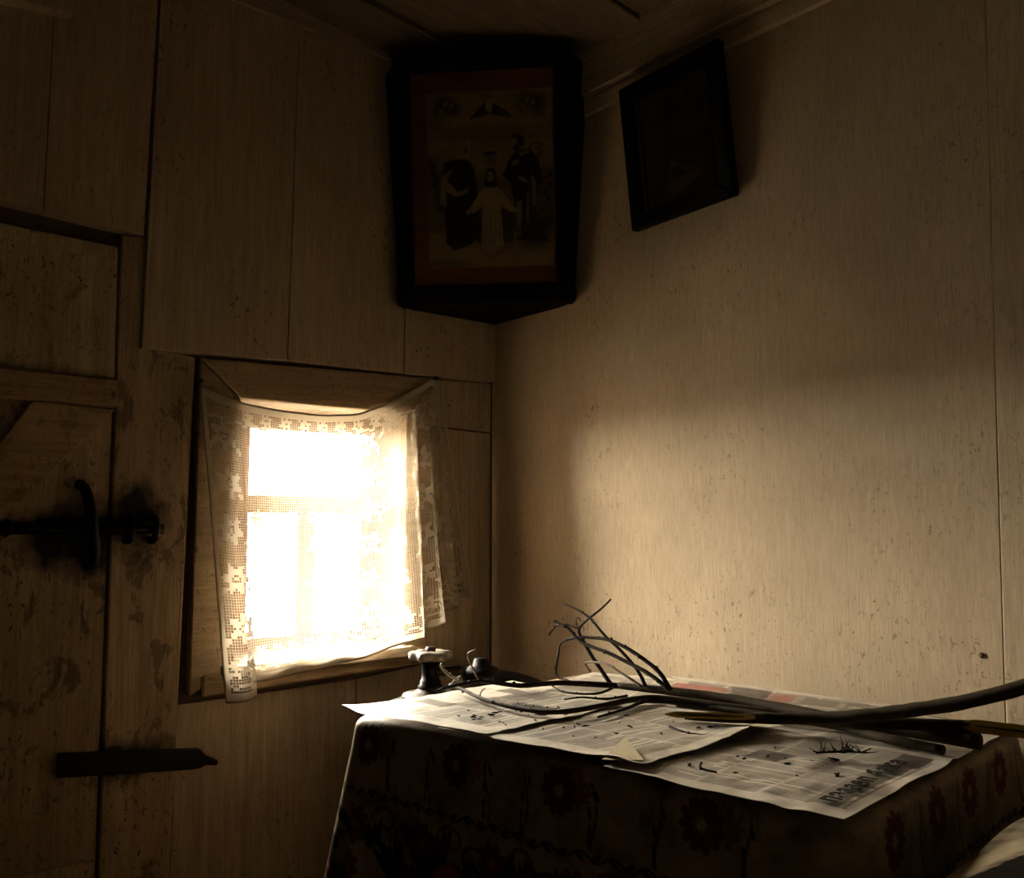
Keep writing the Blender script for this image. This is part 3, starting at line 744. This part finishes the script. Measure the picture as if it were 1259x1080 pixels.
# ------------------------------------------------------------------ branches
def branch(name, label, stem, radii, twigs, mats=('bark', 'twig'), cut=None, buds=True):
    root = tag(empty(name, stem[0]), label, 'branch', 'cut branches on the table')
    bm = bmesh.new(); Q, rr = tube(bm, stem, radii, 6, 10, .10)
    for i in range(4, len(Q)-2, 7):
        if rr[i] > .004: blob(bm, Q[i]+Vector((random.uniform(-1, 1), random.uniform(-1, 1), .8)).normalized()*rr[i]*.75, rr[i]*.34)
        else: blob(bm, Q[i]+Vector((random.uniform(-1, 1), random.uniform(-1, 1), random.uniform(-1, 1))).normalized()*rr[i], .0028)
    from_bm('stem', bm, M[mats[0]], root, True)
    for pts, r0, r1, mt in twigs:
        bm = bmesh.new(); n_ = len(pts); Q, rr = tube(bm, pts, [r0+(r1-r0)*i/(n_-1) for i in range(n_)], 5, 7, .12)
        for i in range(3, len(Q), 4):
            d = Vector((random.uniform(-1, 1), random.uniform(-1, 1), random.uniform(-.4, 1))).normalized()
            blob(bm, Q[i]+d*rr[i]*1.1, rr[i]*random.uniform(.7, 1.15))
        from_bm('twig', bm, M[mt], root, True)
    if cut:                                                        # slanting knife cut: a long pale oval on the side of the tapering butt
        p, q, r, face = Vector(cut[0]), Vector(cut[1]), cut[2], Vector(cut[3]).normalized()
        d = q-p; side = d.cross(face).normalized(); bm = bmesh.new(); a_, b_ = [], []
        for i in range(17):
            t = i/16; wv = r*min(1, 1.9*math.sin(math.pi*min(1, t*.93+.05))**.8); c_ = p+d*t+face*r*(.80-.75*t)
            a_.append((bm.verts.new(c_+side*wv), bm.verts.new(c_-side*wv))); b_.append((bm.verts.new(c_+side*wv*.8-face*r*.5), bm.verts.new(c_-side*wv*.8-face*r*.5)))
        for i in range(16):
            bm.faces.new((a_[i][0], a_[i+1][0], a_[i+1][1], a_[i][1])); bm.faces.new((b_[i][0], b_[i][1], b_[i+1][1], b_[i+1][0]))
            bm.faces.new((a_[i][0], b_[i][0], b_[i+1][0], a_[i+1][0])); bm.faces.new((a_[i][1], a_[i+1][1], b_[i+1][1], b_[i][1]))
        bm.faces.new((a_[0][0], a_[0][1], b_[0][1], b_[0][0])); bm.faces.new((a_[-1][1], a_[-1][0], b_[-1][0], b_[-1][1]))
        cf = from_bm('cut_face', bm, M['cutwood'], root)
        bm = bmesh.new(); tube(bm, [p+d*.12+face*r*.78, p+d*.5+face*r*.50, p+d*.85+face*r*.22], [.0006, .0016, .0008], 4, 6); from_bm('pith', bm, M['bark'], cf)
    return root
B1 = [(1.060, -.466, .768), (1.10, -.446, .770), (1.160, -.417, .776), (1.233, -0.383, 0.782), (1.303, -0.370, 0.795), (1.347, -0.360, 0.805), (1.432, -0.345, 0.828), (1.508, -0.330, 0.857), (1.580, -0.310, 0.889), (1.66, -.29, .925)]
branch('branch', 'thick brown branch rising off the table edge with a yellow split end', B1, [.003, .005, .0085, .0092, .0094, .0096, .0098, .0100, .0100, .0100], [], cut=((1.160, -.423, .777), (1.036, -.485, .772), .0050, (.45, -.75, .45)))
B2 = [(1.515, -.248, .782), (1.47, -.262, .782), (1.418, -0.282, 0.786), (1.328, -0.325, 0.782), (1.262, -0.344, 0.779), (1.132, -0.330, 0.778), (1.042, -0.327, 0.778), (0.913, -0.337, 0.776), (0.808, -0.350, 0.773)]
TW = [
 ([(0.808, -0.350, 0.773), (0.727, -0.418, 0.775), (0.719, -0.511, 0.779), (0.706, -0.561, 0.788), (0.690, -0.581, 0.790), (0.692, -0.619, 0.790), (0.694, -0.656, 0.788), (0.701, -0.686, 0.785)], .0055, .0022, 'twig'),
 ([(0.689, -0.581, 0.790), (0.672, -0.580, 0.806), (0.652, -0.580, 0.833), (0.676, -0.580, 0.844)], .0018, .0011, 'pale_twig'),
 ([(0.692, -0.619, 0.790), (0.665, -0.62, 0.797), (0.642, -0.62, 0.803), (0.626, -0.62, 0.813)], .0024, .0030, 'pale_twig'),
 ([(0.933, -0.350, 0.781), (0.908, -0.350, 0.808), (0.872, -0.350, 0.827), (0.827, -0.350, 0.844), (0.783, -0.350, 0.854), (0.738, -0.350, 0.854), (0.701, -0.350, 0.851), (0.657, -0.350, 0.838), (0.645, -0.350, 0.810), (0.642, -0.352, 0.773), (0.677, -0.356, 0.768), (0.704, -0.36, 0.767)], .0042, .0018, 'twig'),
 ([(0.875, -0.350, 0.780), (0.854, -0.350, 0.808), (0.812, -0.350, 0.839), (0.777, -0.350, 0.859), (0.737, -0.350, 0.889), (0.701, -0.350, 0.904), (0.660, -0.350, 0.914)], .0036, .0016, 'twig'),
 ([(0.937, -0.360, 0.785), (0.890, -0.360, 0.806), (0.836, -0.360, 0.821), (0.787, -0.360, 0.833), (0.731, -0.360, 0.842), (0.706, -0.360, 0.854), (0.684, -0.360, 0.869), (0.651, -0.360, 0.879)], .0040, .0026, 'twig'),
 ([(0.791, -0.350, 0.771), (0.762, -0.350, 0.798), (0.738, -0.350, 0.821), (0.716, -0.350, 0.846), (0.705, -0.350, 0.867), (0.732, -0.350, 0.889), (0.767, -0.350, 0.911), (0.791, -0.350, 0.929)], .0044, .0016, 'twig'),
 ([(0.705, -0.350, 0.867), (0.680, -0.350, 0.873), (0.659, -0.350, 0.873), (0.636, -0.350, 0.866), (0.619, -0.350, 0.849)], .0020, .0020, 'twig'),
 ([(0.705, -0.350, 0.867), (0.697, -0.350, 0.882), (0.703, -0.350, 0.889), (.711, -.35, .884)], .0014, .0010, 'twig'),
 ([(0.880, -0.365, 0.782), (0.831, -0.370, 0.802), (0.792, -0.370, 0.813), (0.743, -0.370, 0.809), (0.756, -0.370, 0.793)], .0026, .0020, 'pale_twig'),
 ([(0.804, -0.360, 0.770), (0.836, -0.426, 0.772), (0.826, -0.462, 0.773), (0.787, -0.471, 0.773), (0.724, -0.440, 0.773)], .0026, .0013, 'twig')]
branch('branch', 'longest branch with raised leafless twigs and a pale split end at the table edge', B2, [.003, .005, .0088, .0088, .0088, .0086, .0082, .0074, .0056], TW, cut=((1.408, -.287, .786), (1.535, -.254, .787), .0092, (.3, -.8, .45)))
B3 = [(1.434, -0.295, 0.770), (1.315, -0.301, 0.770), (1.196, -0.315, 0.769), (1.067, -0.347, 0.769), (0.951, -0.382, 0.772), (0.921, -0.430, 0.773), (0.931, -0.518, 0.774), (0.928, -0.605, 0.7745), (0.885, -0.636, 0.7745), (0.783, -0.637, 0.775), (0.687, -0.615, 0.778), (0.638, -0.609, 0.780)]
branch('branch', 'dark branch curving forward to a thin budded tip at the window side', B3, [.0110, .0100, .0080, .0070, .0060, .0052, .0044, .0040, .0036, .0032, .0030, .0034],
       [([(0.638, -0.609, 0.779), (0.645, -0.602, 0.789), (0.659, -0.600, 0.798)], .0018, .0012, 'pale_twig'), ([(0.886, -0.410, 0.772), (0.884, -0.460, 0.772), (0.846, -0.481, 0.772), (0.844, -0.519, 0.772)], .0024, .0012, 'twig'), ([(.76, -.633, .772), (.748, -.625, .782), (.752, -.618, .790)], .0014, .001, 'pale_twig')])
B4 = [(1.414, -0.361, 0.7655), (1.315, -0.348, 0.7655), (1.239, -0.330, 0.7655), (1.120, -0.350, 0.767), (1.001, -0.367, 0.767), (0.937, -0.410, 0.770), (0.960, -0.494, 0.770), (0.973, -0.569, 0.769)]
branch('branch', 'thin straight brown branch with a worn butt lying lowest on the newspapers', B4, [.0066, .0066, .0060, .0052, .0042, .0034, .0026, .0018], [])
# loose twiglets and bark crumbs
def twiglet(pts, r, label):
    bm = bmesh.new(); tube(bm, pts, [r, r*.9, r*.6], 4, 6, .2)
    blob(bm, Vector(pts[1]), r*1.4); tag(from_bm('twiglet', bm, M['twig'], None, True), label, 'twig', 'loose twiglets on the newspapers')
twiglet([(1.075, -.52, .764), (1.12, -.53, .7625), (1.165, -.51, .7625)], .002, 'loose curved twiglet on the middle newspaper')
twiglet([(1.235, -.645, .760), (1.25, -.665, .759), (1.275, -.665, .759)], .0018, 'tiny loose twiglet on the masthead newspaper')
def sprig(c):
    root = tag(empty('needle_sprig', c), 'small dry spiky sprig lying beside the masthead lettering', 'sprig')
    ax = [Vector(c)+Vector((-.030, -.018, .004)), Vector(c)+Vector((0, .0, .008)), Vector(c)+Vector((.020, .026, .006))]
    bm = bmesh.new(); tube(bm, ax, [.0016, .0015, .001], 4, 6); from_bm('stem', bm, M['twig'], root, True)
    for k in range(34):
        t = random.random(); p = ax[0].lerp(ax[1], t*2) if t < .5 else ax[1].lerp(ax[2], t*2-1)
        d = Vector((random.uniform(-1, 1), random.uniform(-1, 1), random.uniform(-.1, 1))).normalized()*random.uniform(.012, .022)
        e = p+d; e.z = max(e.z, .7595)
        bm = bmesh.new(); tube(bm, [p, e], [.0009, .0004], 1, 4); from_bm('needle', bm, M['twig'], root)
sprig((1.335, -.475, .7585))
chip_me = []
for k in range(5):
    bm = bmesh.new(); m_ = Matrix.Diagonal((.0052*random.uniform(.6, 1.4), .0016, .0011, 1)); bmesh.ops.create_icosphere(bm, subdivisions=1, radius=1, matrix=m_)
    for v in bm.verts: v.co += Vector((0, .0012*math.sin(v.co.x*500), 0))
    me = bpy.data.meshes.new('bark_chip'); bm.to_mesh(me); bm.free(); me.materials.append(M['twig']); chip_me.append(me)
for k in range(64):
    if k < 34: x, y, z = random.uniform(.80, .93), random.uniform(-.73, -.56), .7690
    elif k < 50: x, y, z = random.uniform(.96, 1.14), random.uniform(-.70, -.45), .7640
    else: x, y, z = random.uniform(1.20, 1.38), random.uniform(-.66, -.42), .7575
    o = bpy.data.objects.new('bark_chip', chip_me[k % 5]); COL.objects.link(o); o.location = (x, y, z); o.rotation_euler = (0, 0, random.uniform(0, 3.14))
    s_ = random.uniform(.6, 1.5); o.scale = (s_, s_, s_)
    tag(o, 'tiny dark crumb of bark scattered on the newspapers', 'bark crumb', 'bark crumbs on the newspapers')

# ------------------------------------------------------------------ gas cylinder in the corner
def cylinder():
    c = (.28, -.40, 0)
    root = tag(empty('gas_cylinder', c), 'dark metal gas cylinder with a pale handwheel behind the table corner', 'gas cylinder')
    bm = bmesh.new(); lathe(bm, [(.10, 0), (.125, .012), (.125, .06), (.148, .09), (.15, .12), (.15, .56), (.146, .60), (.128, .645), (.095, .676), (.055, .690), (.050, .692)], c, 36); from_bm('body', bm, M['iron'], root, True)
    bm = bmesh.new(); lathe(bm, [(.062, .682), (.064, .690), (.060, .696), (.040, .698), (.032, .702), (.028, .706)], c, 28); from_bm('neck_ring', bm, M['rust'], root, True)
    bm = bmesh.new(); lathe(bm, [(.026, .700), (.028, .712), (.024, .716), (.023, .724), (.020, .727), (.020, .760), (.024, .762), (.024, .772), (.012, .774)], c, 20); from_bm('valve_body', bm, M['iron'], root, True)
    bm = bmesh.new(); lathe(bm, [(.014, .768), (.040, .769), (.044, .773), (.044, .784), (.040, .788), (.018, .789), (.014, .786)], c, 48, lambda a: 1+.13*math.cos(6*a)); from_bm('handwheel', bm, M['zinc'], root, True)
    bm = bmesh.new(); lathe(bm, [(.010, .784), (.012, .792), (.010, .797), (.004, .798)], c, 14); from_bm('wheel_nut', bm, M['rust'], root, True)
    bm = bmesh.new(); tube(bm, [(c[0], c[1], .744), (c[0]+.03, c[1]+.03, .745), (c[0]+.055, c[1]+.055, .748)], [.012, .011, .013], 2, 12); from_bm('outlet', bm, M['rust'], root, True)
    bm = bmesh.new(); lathe(bm, [(.012, -.022), (.040, -.018), (.044, -.006), (.044, .006), (.036, .014), (.020, .020), (.016, .034), (.008, .036)], (c[0]+.075, c[1]+.085, .738), 24); from_bm('regulator', bm, M['iron'], root, True)
    bm = bmesh.new(); tube(bm, [(c[0]+.085, c[1]+.09, .735), (.375, -.24, .725), (.39, -.15, .69), (.41, -.07, .62), (.42, -.05, .4), (.43, -.06, .1), (.47, -.10, .016)], .014, 6, 12); from_bm('hose', bm, M['iron'], root, True)
cylinder()

# ------------------------------------------------------------------ pictures
def frame_basis(bl, br, fwd, H):
    bl, br = Vector(bl), Vector(br); e = br-bl; W = e.length; e.normalize()
    n = Vector((e.y, -e.x, 0)).normalized(); u = (Vector((0, 0, 1))*math.sqrt(H*H-fwd*fwd)+n*fwd)/H
    u = (u-e*u.dot(e)).normalized(); n = e.cross(u).normalized()
    return bl, e, u, n, W
def picture(name, label, bl, br, fwd, H, fw, depth, mat_print, paint, matboard, pr, res, inner):
    o, e, u, n, W = frame_basis(bl, br, fwd, H)
    at = lambda a, b, c: o+e*a+u*b+n*c
    root = tag(empty(name, tuple(o+e*W/2)), label, 'picture')
    fl, fr, ft, fb = fw
    def bar(pts, nm='frame_bar', c0=0, c1=depth):
        bm = bmesh.new(); prism(bm, [at(a, b, c0) for a, b in pts], n*(c1-c0)); bevelled(bm, .004, 2); from_bm(nm, bm, M['black_wood'], root)
    bar([(0, 0), (W, 0), (W-fr, fb), (fl, fb)]); bar([(W, 0), (W, H), (W-fr, H-ft), (W-fr, fb)])
    bar([(W, H), (0, H), (fl, H-ft), (W-fr, H-ft)]); bar([(0, H), (0, 0), (fl, fb), (fl, H-ft)])
    bm = bmesh.new(); prism(bm, [at(.004, .004, -.004), at(W-.004, .004, -.004), at(W-.004, H-.004, -.004), at(.004, H-.004, -.004)], n*.005); from_bm('back_board', bm, M['black_wood'], root)
    x0, x1, y0, y1 = fl-.003, W-fr+.003, fb-.003, H-ft+.003
    dm = .004
    if matboard:
        bm = bmesh.new(); prism(bm, [at(x0, y0, .001), at(x1, y0, .001), at(x1, y1, .001), at(x0, y1, .001)], n*.004); from_bm('mat_board', bm, M['mat'], root); dm = .0055
    a0, a1, b0, b1 = pr
    nu, nv = res; A, B = np.meshgrid(np.linspace(a0, a1, nu), np.linspace(b1, b0, nv))
    U, V = np.meshgrid(np.linspace(0, 1, nu), np.linspace(0, (b1-b0)/(a1-a0), nv))
    buckle = .0012*(1+np.sin(U*7+1)*np.sin(V*6))
    P = np.array(o)[None, None]+A[..., None]*np.array(e)+B[..., None]*np.array(u)+(dm+buckle)[..., None]*np.array(n)
    grid_mesh('print', P, paint(U, V), mat_print, root)
    bm = bmesh.new(); prism(bm, [at(x0, y0, .012), at(x1, y0, .012), at(x1, y1, .012), at(x0, y1, .012)], n*.002); from_bm('pane', bm, M['icon_glass'], root)
    if inner:
        for a, b in ((x0+.002, x0+.010), (x1-.010, x1-.002)):
            bm = bmesh.new(); prism(bm, [at(a, y0+.004, .006), at(b, y0+.004, .006), at(b, y1-.004, .006), at(a, y1-.004, .006)], n*.004); bevelled(bm, .001); from_bm('gilt_strip', bm, plain('old_gilt', (.20, .12, .04), .45, .5, 40, .5), root)
    return root, at, W, n
def paint_family(U, V):
    pap = (.66, .46, .19); dk = (.05, .033, .014); mid = (.30, .20, .075); lt = (.72, .56, .30)
    c = Canvas(U, V, pap); h = V.max()
    c.C *= (1-.12*smooth_noise(U.shape, (9, 8), 1)-.16*smooth_noise(U.shape, (60, 50), 2))[..., None]
    # sky: clouds and figures above
    for x, y, rx, ry in ((.18, .27, .2, .05), (.42, .30, .2, .05), (.62, .28, .2, .055), (.85, .27, .17, .06), (.5, .36, .35, .025), (.12, .35, .2, .03), (.9, .36, .2, .03)):
        c.ell(x, y, rx, ry, mid, 0, 1.2, .45)
    for x, y, rx, ry in ((.25, .24, .12, .03), (.5, .25, .13, .035), (.78, .25, .12, .03)): c.ell(x, y, rx, ry, lt, 0, 1.2, .6)
    for x, y, rx, ry, q in ((.17, .10, .09, .07, .7), (.10, .13, .05, .09, .5), (.22, .14, .05, .05, .6), (.83, .09, .09, .06, .7), (.90, .13, .06, .09, .6), (.76, .13, .05, .05, .5)): c.ell(x, y, rx, ry, dk, .3, .8, q)
    for x, y in ((.15, .09), (.20, .11), (.12, .14), (.80, .09), (.85, .11), (.77, .13)): c.ell(x, y, .018, .022, lt, 0, .6, .7)
    c.poly([(.34, .22), (.40, .15), (.46, .10), (.54, .10), (.62, .15), (.69, .22), (.60, .20), (.5, .18), (.42, .20)], dk, .9)
    c.ell(.49, .07, .032, .04, (.40, .28, .11), 0, .4); c.ell(.50, .12, .028, .05, lt, 0, .5, .9)
    c.line([(.43, .27), (.48, .285), (.5, .30), (.53, .285), (.58, .27)], .006, mid, .8)
    # landscape
    c.poly([(0, .66), (.10, .60), (.2, .70), (.35, .66), (.45, .66), (.6, .68), (.8, .64), (1, .60), (1, 1.1), (.7, 1.08), (.4, 1.10), (.0, 1.10)], mid, .75)
    for k in range(26): c.ell(.02+.10*abs(math.sin(k*3.1)), .52+.016*k, .05, .012, dk, math.sin(k)*1., .8, .55)
    for k in range(20): c.ell(.88+.10*abs(math.sin(k*2.3)), .62+.024*k, .05, .014, dk, math.sin(k*2), .8, .5)
    for k in range(9): c.ell(.87+.05*math.sin(k*2.2), .42+.014*k, .025, .007, dk, k, .5, .8)
    c.line([(.885, .44), (.89, .70)], .006, dk, .7)
    c.poly([(.455, .475), (.54, .475), (.56, .50), (.445, .50)], dk); c.poly([(.465, .50), (.54, .50), (.54, .575), (.465, .575)], mid, .9)
    # left robed figure
    c.poly([(.13, .55), (.19, .53), (.33, .53), (.37, .60), (.40, .80), (.41, 1.00), (.42, 1.13), (.33, 1.20), (.20, 1.24), (.14, 1.18), (.13, .95), (.10, .78)], dk)
    c.poly([(.22, .52), (.27, .45), (.28, .39), (.33, .375), (.355, .42), (.34, .50), (.33, .535)], (.66, .50, .25)); c.ell(.30, .435, .024, .034, (.55, .37, .15), .2, .4); c.ell(.31, .455, .012, .02, dk, .2, .5, .7)
    c.poly([(.11, .66), (.21, .59), (.15, .68), (.14, .90), (.09, .86)], (.58, .42, .19)); c.poly([(.15, .68), (.24, .78), (.33, .75), (.32, .79), (.22, .82), (.14, .77)], (.58, .42, .19))
    for k in range(5): c.line([(.19+.035*k, .82), (.17+.045*k, 1.16)], .004, (.10, .07, .03), .7)
    # right robed figure
    c.poly([(.60, .66), (.65, .55), (.70, .48), (.82, .46), (.88, .54), (.91, .70), (.86, .86), (.86, 1.02), (.97, 1.20), (.85, 1.18), (.70, 1.17), (.69, .88), (.66, .72)], dk)
    c.ell(.72, .40, .058, .052, dk, .4, .3); c.ell(.69, .415, .030, .040, (.58, .42, .19), .4, .4); c.ell(.71, .455, .028, .022, dk, .4, .4); c.poly([(.72, .50), (.80, .47), (.82, .49), (.75, .52)], (.58, .42, .19))
    c.ell(.70, .57, .035, .02, (.58, .42, .19), -.6, .4); c.ell(.76, .70, .04, .016, (.58, .42, .19), .4, .4)
    c.poly([(.71, .88), (.75, .86), (.74, 1.14), (.70, 1.16)], (.58, .42, .19)); c.poly([(.83, .66), (.86, .72), (.86, .92), (.83, .90)], (.58, .42, .19)); c.line([(.80, .80), (.79, 1.05)], .008, (.58, .42, .19))
    # child in a pale robe
    c.poly([(.46, .80), (.56, .80), (.59, 1.00), (.60, 1.22), (.54, 1.30), (.43, 1.22), (.43, 1.0)], lt)
    c.poly([(.44, .76), (.50, .73), (.57, .76), (.68, .90), (.66, .96), (.57, .87), (.46, .87), (.36, .96), (.33, .91)], lt)
    c.poly([(.30, .93), (.35, .90), (.36, .93), (.31, .97)], lt); c.poly([(.66, .90), (.72, .93), (.71, .96), (.66, .95)], lt)
    c.poly([(.47, .615), (.505, .60), (.54, .615), (.56, .74), (.53, .76), (.475, .76), (.45, .74)], dk); c.ell(.503, .67, .026, .040, (.66, .49, .24), 0, .35)
    c.ell(.493, .662, .006, .006, dk, 0, .5); c.ell(.514, .662, .006, .006, dk, 0, .5); c.line([(.495, .692), (.512, .692)], .003, dk)
    for x in (.47, .50, .53, .56): c.line([(x, .90), (x-.01+.4*(x-.5), 1.2)], .003, mid, .7)
    c.poly([(.36, .96), (.43, .92), (.42, 1.20), (.36, 1.15)], dk, .8); c.poly([(.58, .92), (.68, .96), (.68, 1.18), (.60, 1.20)], dk, .75)
    c.ell(.12, 1.35, .2, .035, mid, 0, .9, .8); c.ell(.60, 1.24, .10, .03, mid, -.5, .7, .7); c.ell(.86, 1.12, .12, .13, dk, .5, .8, .8)
    return c.C
root, at, W, nrm = picture('icon_case', 'large black corner icon case holding a sepia print on an orange mat', (.022, -.325, 1.632), (.352, -.012, 1.632), .095, .632,
    (.042, .046, .046, .050), .030, M['print'], paint_family, True, (.083, .083+.330*.97, .094, .094+.455*.97), (150, 206), False)
# triangular case behind it, running into the corner
for nm, b in (('case_bottom', .0), ('case_top', .612)):
    p, q = at(.004, b, 0), at(W-.004, b, 0)
    k_ = .004
    bm = bmesh.new(); prism(bm, [p, q, Vector((q.x-.07, -k_, p.z)), Vector((k_, -k_, p.z)), Vector((k_, p.y+.07, p.z))], (0, 0, .016)); from_bm(nm, bm, M['black_wood'], root)
for s_, (a_, wx) in enumerate(((.004, 0), (W-.004, 1))):
    p, q = at(a_, .0, 0), at(a_, .62, 0)
    w0 = Vector((.003, p.y+.02, p.z)) if wx == 0 else Vector((p.x-.02, -.003, p.z)); w1 = Vector((.003, q.y+.02, q.z)) if wx == 0 else Vector((q.x-.02, -.003, q.z))
    bm = bmesh.new(); prism(bm, [p, q, w1, w0], (nrm.cross(Vector((0, 0, 1))).normalized()*(.008 if wx else -.008))); from_bm('case_side', bm, M['black_wood'], root)

def paint_dark(U, V):
    c = Canvas(U, V, (.030, .019, .008)); h = V.max()
    c.C *= (.5+1.0*smooth_noise(U.shape, (7, 5), 31)+.5*smooth_noise(U.shape, (30, 22), 32))[..., None]
    lt = (.11, .075, .032)
    c.ell(.68, .22, .17, .13, (.06, .04, .018), 0, .9); c.ell(.70, .22, .05, .05, (.01, .007, .004), 0, .5)
    c.ell(.42, .55, .13, .34, (.022, .008, .004), .1, .5); c.ell(.62, .55, .15, .16, (.05, .033, .015), .3, .9)
    c.line([(.40, .92), (.47, 1.00), (.56, 1.05), (.68, 1.07)], .016, lt); c.line([(.38, .92), (.36, 1.08), (.31, 1.2)], .010, lt)
    c.poly([(.30, 1.24), (.36, 1.14), (.82, 1.10), (.80, 1.20), (.36, 1.34)], lt, .8)
    for k in range(7): c.line([(.68+.03*k, .88+.03*k), (.80+.035*k, 1.18)], .007, (.07, .045, .02), .8)
    for k in range(5): c.ell(.08+.045*k, .62+.03*math.sin(k*2), .016, .05, (.06, .045, .03), 0, .4, .7)
    c.line([(.70, .78), (.80, .66), (.86, .60)], .008, lt, .7); c.poly([(.38, 1.06), (.45, .98), (.60, 1.10), (.40, 1.12)], (.004, .003, .002))
    return c.C*2.5
bl_, br_ = (.557, -.004, 1.763), (.851, -.004, 1.772)
picture('dark_icon', 'smaller darkened picture in a black frame hanging on the right wall', bl_, br_, .030, .346, (.036, .036, .036, .034), .022, M['dark_icon'], paint_dark, False,
        (.050, .244, .036, .308), (90, 126), True)

# ------------------------------------------------------------------ blanket-covered chest at the end of the table
chest = tag(empty('storage_chest', (1.80, -.42, 0)), 'low wooden chest hidden under the pale blanket', 'chest')
box('body', 1.60, 2.02, -.72, -.10, .04, .63, M['chest'], chest, .006); box('lid', 1.59, 2.03, -.73, -.09, .63, .66, M['chest'], chest, .006)
for x in (1.61, 1.97):
    for y in (-.71, -.15): box('foot', x, x+.04, y, y+.04, 0, .04, M['chest'], chest)
def blanket():
    nu, nv = 120, 150; a = np.linspace(-1, 1, nu); b = np.linspace(-1, 1, nv); A, B = np.meshgrid(a, b)
    fx = lambda t, w, drop: (np.sign(t)*np.minimum(np.abs(t)*1.45, 1)*w, np.clip(np.abs(t)-.69, 0, 1)*drop)
    X, dx = fx(A, .245, 1.4); Y, dy = fx(B, .36, 1.4)
    Z = .705-.5*np.maximum(dx, dy)-.25*np.minimum(dx, dy)-.05*(np.abs(A)**3)-.035*(np.abs(B)**3)
    Z += .012*np.sin(A*7+B*3)*(1-np.abs(A)**4)+.02*(smooth_noise(A.shape, (7, 6), 77)-.5)
    X = X*(1+.05*dx*4)+.012*np.sin(B*14)*dx*3; Y = Y*(1+.04*dy*4)+.012*np.sin(A*12)*dy*3
    P = np.stack([1.80+X, -.42+Y, Z+.030], -1)
    c = Canvas(A, B, (.33, .26, .17))
    chk = ((np.floor(A*22) % 2)*.5+(np.floor(B*30) % 2)*.5); c.put((A > -.75)*chk*.7, (.09, .065, .04))
    c.line([(-.95, -.80), (-.74, -.60), (-.58, -.31), (-.33, -.14), (.3, -.22)], .045, (.46, .36, .23))
    c.poly([(-.70, -.98), (-.66, -.62), (-.52, -.36), (-.30, -.22), (.3, -.30), (.6, -.98)], (.010, .007, .005))
    o = grid_mesh('blanket', P, c.C, M['blanket'])
    tag(o, 'pale checked blanket with a dark patch over the chest beside the table end', 'blanket')
blanket()
